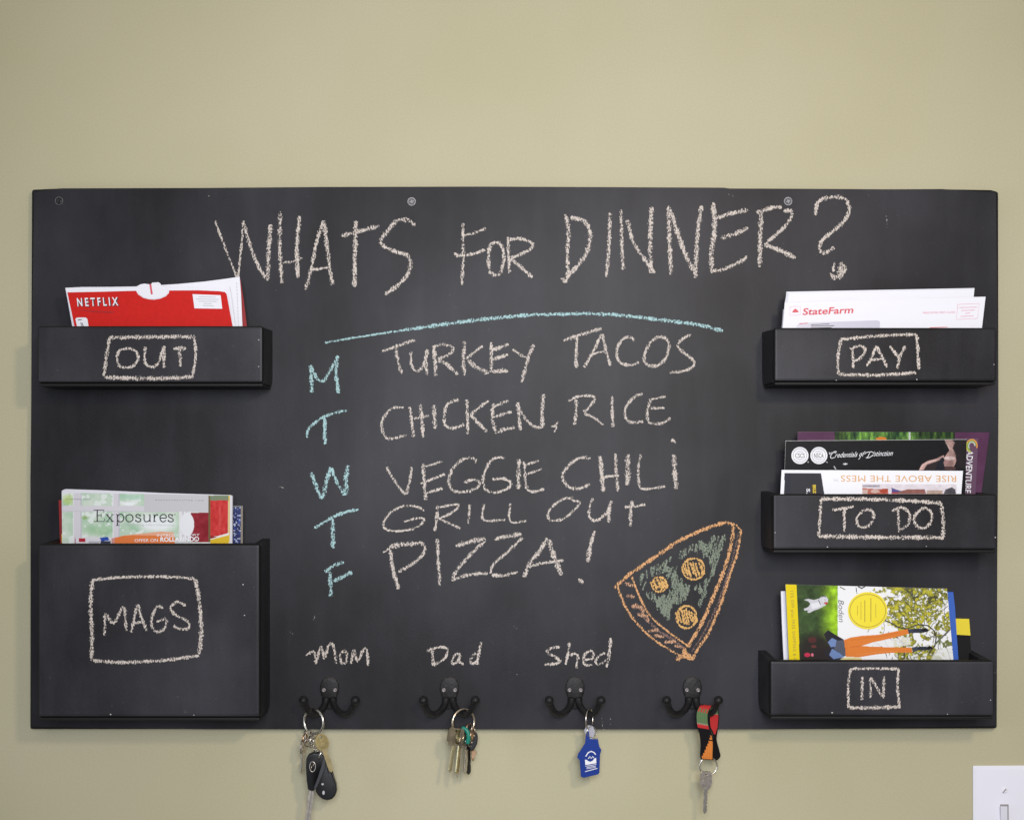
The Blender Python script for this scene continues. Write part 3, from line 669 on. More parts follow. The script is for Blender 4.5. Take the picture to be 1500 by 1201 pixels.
# TO DO pocket
RQ = ((1130, 620), 4.545)
def z(r, x, y): return (r[0][0]+x/r[1], r[0][1]+y/r[1])
GREY_EDGE = mat('paper_edge', (.55, .54, .52), .6)
T = thing('purple_brochure', 'purple brochure with garden photo strip, rearmost in the TO DO pocket', 'brochure', P(1300, 790, .030), 'brochures in the TO DO pocket')
def paint_purple(p):
    p.c[:] = (92, 52, 84)
    nz = fbm(p.X, p.Y, 60, 4); p.c += (nz[..., None]-.5)*18
    g = (p.X > 420) & (p.X < 1222) & (p.Y < 480)
    a = fbm(p.X*2.2, p.Y*.6, 42, 11); b_ = fbm(p.X*2.4, p.Y*.8, 20, 15)
    gr = np.stack([52+150*(a-.35)*1.2, 76+180*(a-.3)*1.2, 40+70*(a-.3)], -1)*(0.65+.7*b_)[..., None]
    dark = np.clip((p.X-940)/40, 0, 1)*np.clip((1230-p.X)/10, 0, 1); gr = gr*(1-.35*dark[..., None])
    lft = np.clip((560-p.X)/90, 0, 1); gr = gr*(1-.45*lft[..., None])
    p.put(g, gr)
    p.ell(732, 104, 36, 13, (222, 132, 48)); p.rect(914, 40, 926, 112, (205, 210, 205))
    p.rect(0, 52, 1500, 58, (150, 150, 130), .5)
q = [z(RQ, 176, 56), z(RQ, 1452, 60), z(RQ, 1405, 470), z(RQ, 172, 470)]
qe = [q[0], q[1], (1427, 801), (1164, 801)]
slab('sheet', qe, .030, .0006, GREY_EDGE, T)
picture('printed_cover', qe, .0304, paint_purple, *RQ, T)
text('ADVENTURE', z(RQ, 1302, 178), z(RQ, 1286, 462), (9.0, .6), .0408, M_WINK, T, bold=.01)
# rotate-read lettering sits on a narrow strip nearer the viewer than the black card
text('ON YOUR', z(RQ, 1287, 182), z(RQ, 1277, 330), (2.6, .2), .0408, M_LGREY, T, spacing=2.0)
sw = bmesh.new(); sw.free()
for (r0, a0, a1, c_) in ((9.2, 100, 330, (200, 190, 60)), (7.4, 110, 345, (110, 160, 60)), (9.0, 215, 380, (225, 150, 50)), (5.6, 140, 360, (200, 205, 195))):
    inklines([(2.0, disc_pts(z(RQ, 1334, 150)[0], z(RQ, 1334, 150)[1], r0*.85, r0, 16, a0, a1))], .0406+.0001*r0/9+random.random()*.0002, mat('swirl_%d' % int(r0*10), alb(c_), .5), T, 'logo_swirl')
slab('side_strip', [(1413.5, 642), (1433, 642), (1425, 801), (1411, 801)], .0400, .0006, mat('purple_paper', alb((92, 52, 84)), .5), T)

T = thing('black_brochure', 'black brochure with two round white seals and script lettering in the TO DO pocket', 'brochure', P(1290, 790, .046), 'brochures in the TO DO pocket')
def paint_black(p):
    p.c[:] = (14, 13, 18)
    skin = (186, 150, 142)
    p.poly([(1150, 100), (1232, 100), (1228, 130), (1212, 165), (1232, 200), (1232, 245), (1215, 290), (1150, 285), (1148, 238), (1160, 215), (1185, 180), (1165, 130)], skin)
    p.poly([(1195, 100), (1300, 100), (1300, 300), (1235, 300), (1225, 200), (1205, 165), (1222, 130)], (34, 28, 30))
    p.poly([(982, 312), (1000, 275), (1040, 250), (1100, 235), (1150, 210), (1150, 240), (1140, 312)], skin)
    p.poly([(1010, 312), (1035, 275), (1090, 256), (1150, 232), (1150, 312)], (48, 38, 40))
    p.poly([(1090, 312), (1105, 262), (1135, 225), (1152, 235), (1150, 312)], (28, 30, 40))
    p.ell(1180, 262, 34, 22, (170, 130, 125)); p.ell(1185, 232, 38, 12, (232, 205, 200))
    p.ell(1190, 300, 40, 14, (96, 68, 68))
    p.line([(990, 308), (1006, 280), (1044, 258), (1100, 243)], 5, (226, 200, 194), .8); p.line([(1152, 104), (1168, 140), (1190, 172)], 7, (214, 186, 178), .7)
    sh = np.clip((p.X-1000)/240, 0, 1)*np.clip(fbm(p.X, p.Y, 34, 41), 0, 1); mk_ = (p.c.sum(-1) > 150) & (p.X > 960); p.c = np.where(mk_[..., None], p.c*(1.12-.62*sh[..., None]), p.c)
    for x, y in ((490, 271), (494, 270)): p.ell(x, y, 13, 5, (225, 225, 225))
    p.line([(418, 288), (428, 304)], 6, (205, 205, 205))
    p.c += (fbm(p.X, p.Y, 30, 3)[..., None]-.5)*10
qe = [z(RQ, 94, 116), z(RQ, 1300, 106), (1412, 801), (1146, 801)]
slab('sheet', qe, .046, .0006, GREY_EDGE, T)
picture('printed_cover', [(qe[0][0]+.3, qe[0][1]+.5), (qe[1][0], qe[1][1]+.5), qe[2], qe[3]], .0464, paint_black, *RQ, T)
for (sx, sy, s_) in ((190, 214, 'CSCS'), (316, 214, 'NSCA')):
    c = z(RQ, sx, sy); rr = 57/4.545
    ink([disc_pts(*c, rr, rr, 32)], .0467, M_WINK, T, 'round_seal')
    inklines([(.7, disc_pts(*c, rr*.80, rr*.80, 30)+[disc_pts(*c, rr*.80, rr*.80, 30)[0]])], .0470, M_GREYINK, T, 'seal_ring')
    ink([disc_pts(*c, rr*.62, rr*.62, 24)], .0470, mat('seal_grey', (.62, .62, .66), .5), T, 'seal_field')
    ink([[(c[0]-rr*.75, c[1]-rr*.30), (c[0]+rr*.75, c[1]-rr*.30), (c[0]+rr*.75, c[1]+rr*.34), (c[0]-rr*.75, c[1]+rr*.34)]], .0472, M_WINK, T, 'seal_band')
    text(s_, (c[0]-rr*.56, c[1]+rr*.26), (c[0]+rr*.56, c[1]+rr*.26), (0, -rr*.5), .0475, M_INK, T)
    for a in range(-150, -29, 12):
        inklines([(.6, [(c[0]+rr*.84*math.cos(R(a)), c[1]+rr*.84*math.sin(R(a))), (c[0]+rr*.95*math.cos(R(a)), c[1]+rr*.95*math.sin(R(a)))])], .0475, M_LGREY, T)
    text('®', (c[0]+rr*.86, c[1]+rr*.86), (c[0]+rr*1.04, c[1]+rr*.86), (0, -2), .0475, M_WINK, T)
text('redentials of', (1222.8, 670.2), (1264.6, 668.4), (-.2, -7.4), .0468, M_WINK, T, shear=.45)
text('istinction', (1278, 668), (1306.6, 667.2), (-.2, -7.4), .0468, M_WINK, T, shear=.45)
inklines([(.9, catmull([z(RQ, *a) for a in ((425, 200), (432, 188), (415, 190), (395, 215), (398, 232), (425, 226))], 1)), (.7, catmull([z(RQ, *a) for a in ((430, 196), (400, 195), (388, 206), (385, 192))], 1)),
          (.9, catmull([z(RQ, *a) for a in ((655, 195), (640, 225), (625, 230), (650, 228), (680, 205), (668, 190), (630, 195), (622, 206))], 1)), (.7, catmull([z(RQ, *a) for a in ((604, 195), (592, 225), (580, 240))], 1))],
         .0468, M_WINK, T, 'script_capitals')

T = thing('upright_card', 'white card with upside-down orange heading and dark corner, frontmost in the TO DO pocket', 'card', P(1280, 790, .062), 'brochures in the TO DO pocket')
def paint_card(p):
    p.c[:] = (250, 249, 253)
    p.poly([(88, 330), (330, 330), (352, 470), (420, 900), (70, 900)], (50, 50, 56))
    p.c = np.where(((p.X < 130) & (p.X > 88) & (p.Y > 330))[..., None], p.c*.9+np.array([0, 0, 6]), p.c)
    p.poly([(270, 408), (296, 408), (298, 462), (272, 462)], (150, 120, 30), .8); 
    p.rect(604, 405, 1232, 900, (232, 222, 228))
    p.rect(606, 412, 720, 424, (170, 162, 172)); p.poly([(606, 430), (700, 438), (778, 434), (778, 470), (606, 470)], (190, 110, 92))
    p.rect(606, 440, 640, 470, (205, 175, 165)); p.ell(690, 452, 30, 12, (214, 180, 170)); p.ell(750, 450, 26, 16, (176, 72, 52))
    p.poly([(800, 428), (830, 440), (880, 455), (840, 462), (800, 458)], (86, 78, 140)); p.poly([(830, 460), (900, 440), (1020, 438), (1030, 470), (800, 470)], (150, 98, 90))
    p.ell(820, 464, 24, 6, (180, 60, 50)); p.rect(1035, 446, 1140, 900, (186, 160, 146)); p.poly([(1145, 470), (1160, 440), (1200, 425), (1225, 440), (1228, 470)], (78, 74, 82))
    m_ = (p.Y > 404) & (p.X > 600) & (p.X < 1232); p.c += np.where(m_, (fbm(p.X, p.Y, 22, 8)-.5)*34, 0)[..., None]
qe = [z(RQ, 68, 310), z(RQ, 1276, 316), (1402, 801), (1139, 801)]
slab('sheet', qe, .062, .0008, M_WHITE, T)
picture('printed_face', [(qe[0][0]+.4, qe[0][1]+.4), (qe[1][0]-.4, qe[1][1]+.4), qe[2], qe[3]], .0625, paint_card, *RQ, T, k=.86)
text('RISE ABOVE THE MESS', z(RQ, 1230, 348), z(RQ, 462, 346), (0, 9.2), .0628, M_ORINK, T, spacing=1.05)
text('TM', z(RQ, 448, 370), z(RQ, 416, 370), (0, 3.4), .0628, M_LGREY, T)
text('SKLZ', z(RQ, 278, 408), z(RQ, 280, 466), (3.6, 0), .0628, M_YINK, T, bold=.02)
text('S.', z(RQ, 234, 434), z(RQ, 234, 468), (5, 0), .0628, M_WINK, T, bold=.02)

# IN pocket
RI = ((1130, 840), 4.839)
T = thing('black_folder', 'black folder with a bright yellow tab, rearmost in the IN pocket', 'folder', P(1330, 1037, .020), 'mail in the IN pocket')
slab('sheet', [(1330, 925), (1420.5, 925.5), (1423.5, 966), (1424, 1037), (1330, 1037)], .020, .001, mat('black_card', (.010, .0095, .010), .6, 0, .15), T)
slab('tab', [(1396, 905.6), (1419.6, 906.2), (1421.6, 930.4), (1397, 929)], .0215, .0012, mat('yellow_card', (.80, .64, .02), .5), T)
T = thing('blue_booklet', 'bright blue edged booklet behind the catalogue in the IN pocket', 'booklet', P(1290, 1037, .032), 'mail in the IN pocket')
slab('cover', [(1300, 866), (1396.6, 866.6), (1399, 890), (1401.5, 930), (1404, 966), (1407, 1037), (1300, 1037)], .032, .003, mat('blue_cover', (.035, .12, .50), .35), T, .0005, 1)
slab('page_block', [(1302, 867.5), (1388.2, 868), (1396, 1034), (1302, 1034)], .0325, .001, M_WHITE2, T)
T = thing('white_booklet', 'plain white booklet behind the left edge of the catalogue in the IN pocket', 'booklet', P(1230, 1037, .042), 'mail in the IN pocket')
slab('page_block', [(1144, 865.6), (1220, 864), (1220, 1037), (1151.5, 1037), (1148, 966), (1145.4, 910)], .042, .003, M_WHITE, T, .0005, 1)
T = thing('clothing_catalogue', 'clothing catalogue standing sideways with orange trousers and yellow disc in the IN pocket', 'magazine', P(1275, 1037, .056), 'mail in the IN pocket')
def paint_cat(p):
    X, Y = p.X, p.Y
    p.c[:] = (250, 249, 250)
    # foliage on the right
    n1 = fbm(X, Y, 70, 21, 4); n2 = fbm(X, Y, 26, 25, 3); n3 = fbm(X, Y, 14, 31, 2)
    leaf = np.stack([96+130*n2, 98+118*n2, 28+90*n3], -1)*(.72+.5*fbm(X+90, Y, 9, 33, 2))[..., None]
    leaf = np.where((n3 > .56)[..., None], np.array([96, 100, 48.]), leaf)
    dens = np.clip((X-740)/200, 0, 1)*.7+np.clip((330-Y)/260, 0, 1)*.35-np.clip((X-1120)/200, 0, 1)*.30
    cov = (n1*.6+n2*.45+dens*.50) > .80
    p.put(cov & (X > 690), leaf)
    p.put((n2 > .60) & (X > 780) & (X < 1130) & (Y < 420), (208, 198, 60), .6)
    p.put((n3 > .66) & cov, (250, 250, 246), .9)
    dk = fbm(X+300, Y, 60, 47, 3)
    p.put((dk > .60) & (X > 700) & (Y < 230) & (n3 > .42), (72, 70, 48), .75)
    rs = random.Random(5)
    for k in range(46):                                   # twigs
        x, y = rs.uniform(760, 1260), rs.uniform(90, 610); a = rs.uniform(0, 6.28); pts = [(x, y)]
        for j in range(6):
            a += rs.uniform(-.6, .6); x += 22*math.cos(a); y += 22*math.sin(a); pts.append((x, y))
        p.line(pts, rs.choice([3, 4, 5]), (70, 68, 50), .8)
    p.line([(800, 330), (850, 350), (900, 380), (960, 392), (1040, 360), (1110, 368), (1150, 400), (1168, 450), (1160, 510), (1120, 560)], 9, (62, 60, 52))
    p.line([(870, 430), (920, 480), (945, 530), (940, 600)], 9, (72, 70, 60)); p.line([(1160, 500), (1210, 450), (1262, 400)], 12, (100, 96, 86))
    p.line([(1100, 350), (1180, 290), (1250, 230)], 5, (90, 88, 80)); p.line([(700, 130), (740, 170)], 6, (60, 58, 50))
    p.line([(600, 100), (606, 140)], 5, (60, 60, 60)); p.line([(615, 92), (640, 104), (660, 92)], 8, (60, 60, 60)); p.line([(488, 95), (520, 112)], 7, (110, 110, 80))
    p.poly([(1165, 540), (1285, 520), (1290, 610), (1130, 610)], (236, 236, 232), .75)
    p.put(cov & (X > 1160) & (Y > 440) & (Y < 540) & (n2 > .45), (110, 118, 74), .8)
    # lawn on the left
    lawn = X < 470
    gb = np.clip((X-330)/110, 0, 1)[..., None]
    g = np.array([62, 84, 44.])*(1-gb)+np.array([142, 182, 40.])*gb
    g = g*(0.62+.75*fbm(X, Y, 40, 61, 4))[..., None]
    up_ = np.clip((300-Y)/160, 0, 1)[..., None]*(1-gb); g = g*(1-up_*.1)
    g = g+np.array([34, 46, 0.])*np.clip((Y-80)/40, 0, 1)[..., None]*gb*(fbm(X, Y, 60, 90)[..., None])
    p.put(lawn, g)
    p.ell(320, 560, 190, 170, (40, 34, 32), .92, .45); p.ell(400, 590, 120, 90, (44, 34, 36), .9, .3)
    p.ell(255, 575, 22, 15, (200, 50, 80)); p.ell(290, 575, 8, 12, (225, 120, 140)); p.ell(290, 470, 30, 22, (110, 44, 44), .6); p.ell(300, 515, 20, 10, (140, 60, 56), .6)
    # dog, running sideways
    p.poly([(228, 185), (262, 178), (300, 186), (340, 176), (356, 160), (384, 156), (402, 178), (400, 205), (384, 224), (362, 236), (330, 252), (300, 262), (268, 278), (250, 272), (268, 258), (236, 262), (228, 250), (262, 236), (276, 214), (262, 196)], (214, 212, 218))
    p.poly([(276, 214), (340, 200), (360, 220), (330, 240), (290, 250)], (236, 236, 240)); p.ell(378, 188, 20, 18, (222, 222, 228)); p.ell(386, 208, 13, 9, (196, 100, 90)); p.ell(392, 214, 6, 5, (190, 40, 50))
    p.line([(334, 190), (348, 218)], 5, (60, 60, 70)); p.line([(356, 164), (372, 158), (384, 164)], 6, (90, 86, 84)); p.ell(380, 186, 3, 3, (50, 45, 48))
    # figure lying sideways: jacket, jumper, orange trousers, shoes
    p.poly([(372, 430), (400, 398), (450, 430), (510, 464), (528, 500), (528, 580), (470, 606), (400, 606), (370, 560), (430, 510), (395, 480)], (40, 38, 44))
    p.poly([(400, 485), (430, 456), (462, 470), (452, 520), (420, 520)], (118, 142, 190)); p.poly([(410, 575), (430, 530), (480, 560), (520, 588), (440, 606)], (112, 136, 184))
    p.poly([(452, 520), (462, 475), (515, 470), (520, 530), (528, 585), (480, 560), (440, 530)], (92, 96, 112))
    for k in range(6): p.line([(462+k*12, 480), (470+k*11, 560)], 3, (66, 70, 84), .7)
    org_ = (232, 132, 56)
    p.poly([(514, 470), (560, 452), (640, 440), (760, 432), (860, 412), (965, 392), (976, 425), (860, 455), (730, 485), (636, 513), (720, 516), (860, 522), (990, 524), (1002, 558), (860, 560), (740, 572), (620, 592), (528, 588), (522, 530)], org_)
    p.line([(560, 470), (640, 460), (760, 446), (900, 420)], 6, (214, 112, 40), .6); p.line([(600, 575), (740, 555), (900, 545)], 6, (240, 152, 84), .7); p.line([(534, 480), (540, 580)], 4, (206, 106, 40), .7); p.line([(636, 513), (560, 520)], 4, (196, 96, 36), .7)
    p.poly([(634, 514), (720, 485), (840, 462), (980, 448), (990, 500), (900, 520), (760, 514)], (244, 242, 240), .82)
    p.ell(1040, 404, 66, 16, (52, 56, 68)); p.poly([(966, 396), (1000, 388), (1010, 420), (974, 424)], (66, 70, 84)); p.ell(1090, 400, 24, 14, (30, 30, 36))
    p.ell(1070, 530, 68, 14, (48, 52, 62)); p.poly([(996, 524), (1030, 514), (1040, 546), (1002, 552)], (66, 72, 88)); p.ell(1120, 524, 20, 12, (30, 30, 36))
    p.poly([(490, 606), (530, 590), (640, 596), (640, 612), (490, 612)], (226, 214, 150))
    # cover band
    p.poly([(90, 60), (176, 60), (202, 620), (90, 620)], (240, 214, 20))
    p.poly([(186, 620), (202, 620), (230, 900), (90, 900), (90, 620)], (240, 214, 20))
qe = [z(RI, 101, 76), z(RI, 1245, 106), (1403, 1037), (1159, 1037)]
slab('cover', qe, .056, .003, M_WHITE2, T, .0004, 1)
picture('printed_cover', [(qe[0][0], qe[0][1]), qe[1], qe[2], qe[3]], .0564, paint_cat, *RI, T, step=.6)
c = z(RI, 683, 262)
slab('yellow_sticker', disc_pts(*c, 143/4.839*.98, 132/4.839, 44), .0575, .0005, mat('yellow_sticker', (.82, .67, .015), .45), T)
ring_pts = disc_pts(*c, 127/4.839, 116/4.839, 44)
inklines([(.9, ring_pts+[ring_pts[0]])], .0579, M_OLIVE, T, 'sticker_ring')
for lx, (a, b) in zip((610, 635, 662, 705, 740), ((230, 300), (200, 330), (190, 345), (175, 350), (215, 320))):
    inklines([(1.0 if lx in (662, 705) else .6, [z(RI, lx, y + (2 if i % 2 else -2)) for i, y in enumerate(range(a, b, 7))])], .0579, M_OLIVE, T)
text('15% OFF plus FREE SHIPPING & RETURNS', z(RI, 134, 122), z(RI, 162, 740), (4.6, -.2), .0568, M_OLIVE, T, spacing=1.1)
text('Boden', z(RI, 474, 186), z(RI, 478, 338), (8.2, .2), .0568, M_INK, T, shear=.25, bold=-.008, name='handwritten_title')

# MAGS pocket
RM = ((70, 700), 5.0)
T = thing('red_magazine', 'red magazine showing only a sliver at the left behind the others in the MAGS pocket', 'magazine', P(200, 1040, .030), 'magazines in the MAGS pocket')
slab('cover', [(85.6, 732.2), (330, 735), (332, 1040), (88, 1040), (87.6, 790)], .030, .003, M_DRED, T, .0004, 1)
ink([[(90, 782), (91.6, 782), (92, 795), (90.2, 795)]], .0305, M_YINK, T, 'printed_corner')
T = thing('blue_magazine', 'magazine with dark blue speckled cover at the right in the MAGS pocket', 'magazine', P(300, 1040, .040), 'magazines in the MAGS pocket')
def paint_blue(p):
    n = fbm(p.X, p.Y, 26, 70, 3); n2 = fbm(p.X, p.Y, 12, 75, 2)
    p.c[:] = (42, 52, 104); p.c += (n[..., None]-.5)*70
    p.put(n2 > .68, (206, 214, 236), .9); p.put((n > .62) & (p.Y > 300), (60, 90, 190), .7)
    p.rect(1412, 0, 1500, 2000, (150, 140, 122)); p.rect(0, 0, 1500, 212, (128, 128, 130))
qe = [(300, 740.4), (355.4, 740.6), (354, 1040), (300, 1040)]
slab('cover', qe, .040, .003, M_WHITE2, T, .0004, 1)
picture('printed_cover', qe, .0404, paint_blue, *RM, T)
T = thing('photo_catalogue', 'catalogue with window photo and serif title, frontmost in the MAGS pocket', 'magazine', P(215, 1040, .060), 'magazines in the MAGS pocket')
def paint_exp(p):
    X, Y = p.X, p.Y
    a = fbm(X, Y, 90, 81, 3); b_ = fbm(X, Y, 45, 87, 3)
    p.c[:] = (226, 232, 226)
    g = np.stack([204-40*(a-.4)*2, 222-18*(a-.4)*2, 202-36*(a-.4)*2], -1)
    p.put((X < 1010) & (Y < 470), g)
    p.put((b_ > .60) & (X < 800), (238, 244, 240), .85); p.put((a > .62) & (X < 760), (176, 206, 180), .5)
    p.ell(150, 160, 60, 50, (190, 216, 120), .75, .7); p.ell(600, 140, 160, 30, (176, 214, 190), .7, .6); p.ell(590, 190, 60, 18, (250, 252, 255), .9, .5); p.ell(390, 385, 150, 50, (160, 200, 156), .7, .6); p.ell(270, 290, 26, 18, (130, 170, 90), .7, .5)
    for x0, x1 in ((186, 248), (476, 526)):
        p.rect(x0, 112, x1, 470, (222, 217, 224)); p.rect(x1-8, 112, x1, 470, (202, 200, 208)); p.rect(x0, 112, x0+5, 470, (238, 236, 240))
    p.rect(100, 204, 980, 246, (222, 218, 224)); p.rect(100, 240, 980, 247, (204, 204, 208), .7)
    p.rect(706, 112, 1182, 250, (208, 206, 208))
    p.ell(800, 330, 180, 80, (246, 248, 250), .9, .5); p.rect(960, 246, 1050, 470, (234, 232, 234)); p.rect(985, 246, 998, 470, (210, 206, 212)); p.rect(1012, 246, 1022, 470, (204, 200, 206))
    p.rect(1046, 254, 1188, 470, (142, 26, 38)); p.put((X > 1046) & (X < 1188) & (Y > 254), (186, 60, 66), .45*1) if False else None
    m_ = (X > 1046) & (X < 1188) & (Y > 254); p.c += np.where(m_, (fbm(X, Y, 40, 95)-.5)*50, 0)[..., None]
    q_ = ((X-1020)/52)**2+((Y-340)/86)**2 < 1; p.put(q_, (240, 240, 244))
    p.rect(1176, 128, 1190, 470, (116, 94, 60)); p.rect(1188, 128, 1322, 166, (128, 140, 112)); p.rect(1190, 164, 1320, 425, (206, 52, 50))
    m_ = (X > 1190) & (X < 1320) & (Y > 164) & (Y < 430); p.c += np.where(m_, (fbm(X*2, Y, 34, 97)-.5)*46, 0)[..., None]; p.ell(1262, 290, 14, 120, (224, 110, 100), .5, .8)
    p.rect(1322, 128, 1332, 470, (226, 190, 60)); p.poly([(1190, 440), (1325, 402), (1325, 425), (1200, 455), (1190, 455)], (240, 238, 232)); p.poly([(1190, 452), (1325, 418), (1325, 900), (1190, 900)], (226, 188, 40))
    p.poly([(1190, 420), (1240, 432), (1190, 446)], (150, 40, 40)); p.rect(1332, 128, 1352, 900, (226, 224, 226))
    p.poly([(480, 440), (560, 420), (820, 392), (918, 396), (930, 430), (930, 900), (490, 900)], (232, 128, 66)); p.poly([(560, 420), (820, 392), (918, 396), (930, 436), (820, 420)], (240, 186, 160), .8)
    p.poly([(190, 440), (380, 432), (480, 436), (490, 900), (190, 900)], (228, 226, 232)); p.rect(226, 442, 276, 468, (184, 40, 56)); p.rect(196, 440, 204, 900, (170, 40, 60))
    p.poly([(380, 438), (440, 430), (452, 456), (392, 462)], (44, 80, 176)); p.rect(386, 460, 460, 900, (60, 60, 84)); p.rect(466, 440, 492, 900, (214, 150, 140)); p.rect(300, 462, 380, 900, (190, 186, 196))
    p.rect(934, 440, 1046, 900, (214, 214, 216)); p.c = np.clip(p.c, 0, 255)
qe = [(91, 721.6), (338.6, 725.4), (337.5, 1040), (92, 1040)]
slab('cover', [(90, 719), (92.5, 717.2), (96, 716.2), (140, 717.6), (200, 720.2), (240, 722), (339, 725), (340.4, 727), (339, 1040), (91.4, 1040), (91, 800)], .060, .006, M_WHITE2, T, .0006, 1)
picture('printed_cover', qe, .0604, paint_exp, *RM, T, step=.6, k=.80)
# slab-serif title, drawn stroke by stroke
TI = mat('dark_title_ink', (.035, .035, .04), .5)
def glyphs(d):
    o_ = []
    def L_(w_, *pts): o_.append((w_, [z(RM, *a) for a in pts]))
    def C_(w_, *pts): o_.append((w_, catmull([z(RM, *a) for a in pts], .8)))
    L_(1.2, (362, 234), (362, 318)); L_(.7, (335, 234), (410, 234), (410, 252)); L_(.7, (335, 318), (415, 318), (415, 298)); L_(.7, (362, 274), (392, 274)); L_(.6, (392, 264), (392, 284))
    L_(1.2, (432, 268), (476, 318)); L_(.6, (474, 268), (434, 318)); L_(.6, (424, 267), (448, 267)); L_(.6, (462, 267), (484, 267)); L_(.6, (424, 318), (446, 318)); L_(.6, (462, 318), (486, 318))
    L_(1.2, (510, 267), (510, 346)); L_(.6, (498, 267), (510, 267)); L_(.6, (498, 347), (524, 347)); C_(1.1, (510, 280), (525, 266), (548, 270), (556, 293), (546, 316), (525, 320), (510, 308))
    C_(1.1, (598, 266), (578, 276), (572, 293), (580, 314), (598, 320), (618, 312), (624, 293), (616, 274), (598, 266))
    C_(1.1, (676, 278), (664, 267), (648, 270), (648, 284), (664, 292), (680, 302), (676, 317), (656, 320), (643, 308)); L_(.6, (678, 266), (678, 282)); L_(.6, (643, 304), (643, 320))
    C_(1.1, (706, 268), (706, 304), (716, 319), (736, 316), (748, 304)); L_(1.2, (748, 268), (748, 319)); L_(.6, (696, 268), (706, 268)); L_(.6, (738, 268), (748, 268)); L_(.6, (748, 319), (758, 319))
    L_(1.2, (780, 268), (780, 318)); L_(.6, (770, 268), (780, 268)); L_(.6, (770, 318), (794, 318)); C_(1.1, (780, 290), (788, 274), (800, 267), (806, 274))
    C_(1.1, (822, 292), (866, 292), (862, 272), (846, 266), (826, 276), (822, 296), (832, 316), (850, 320), (866, 308))
    C_(1.1, (912, 278), (902, 267), (886, 270), (886, 284), (900, 292), (918, 302), (914, 317), (894, 320), (881, 308)); L_(.6, (914, 266), (914, 282)); L_(.6, (881, 304), (881, 320))
    C_(.4, (930, 264), (934, 266), (932, 270), (928, 268), (930, 264))
    return o_
inklines([(w_*1.45, q_) for w_, q_ in glyphs(0)], .0609, TI, T, 'title_lettering')
text('exposuresonline.com', z(RM, 786, 164), z(RM, 1140, 168), (0, -2.2), .0609, M_GREYINK, T, spacing=1.5)
text('SUMMER 2007', z(RM, 136, 160), z(RM, 316, 160), (0, -2.0), .0609, M_GREYINK, T, spacing=1.3)
text("Celebrating Life's Memories", z(RM, 548, 346), z(RM, 930, 350), (0, -2.4), .0609, M_LGREY, T)
text('OFFER ON', z(RM, 636, 468), z(RM, 806, 466), (0, -4.4), .0609, M_WINK, T)
text('ROLLABIND®', z(RM, 824, 465), z(RM, 1108, 462), (0, -6.2), .0609, M_WINK, T, bold=.03)
text('INTRODUCTORY', z(RM, 800, 428), z(RM, 1112, 424), (0, -3.4), .0609, M_WINK, T)

# ------------------------------------------------------------------ keys on the hooks
def ring(name, c, r, wire, yaw, parent, m, tilt=0, flat=1.0, coil=False):
    Mx = Euler((tilt, 0, yaw)).to_matrix()
    bm = bmesh.new()
    if coil:
        n = 60; pts = [c+Mx @ Vector((r*math.cos(a), -wire*1.3*(a/(4*math.pi)-.5), r*math.sin(a))) for a in np.linspace(0, 4*math.pi, n)]
        tube_bm(bm, pts, wire*.62, 8)
    else:
        tube_bm(bm, [c+Mx @ Vector((r*math.cos(a), 0, r*math.sin(a))) for a in np.linspace(0, 2*math.pi, 40, endpoint=False)], wire, 8, True)
    return from_bm(name, bm, m, parent, True)
KEYHEADS = {
    'round': [(12*math.cos(R(a))*1.0, -11+11.0*math.sin(R(a))) for a in list(range(-58, 239, 22))],
    'square': [(5, -22), (9, -19), (11.5, -19), (11.5, -3), (9.5, 0), (-9.5, 0), (-11.5, -3), (-11.5, -17), (-8, -19), (-8, -22), (-5, -23)],
    'clover': [(5, -23), (9, -19), (11.5, -14), (10.2, -9), (10.8, -4), (6.5, 0), (-6.5, 0), (-10.8, -4), (-10.2, -9), (-11.5, -14), (-9, -19), (-5, -23)]}
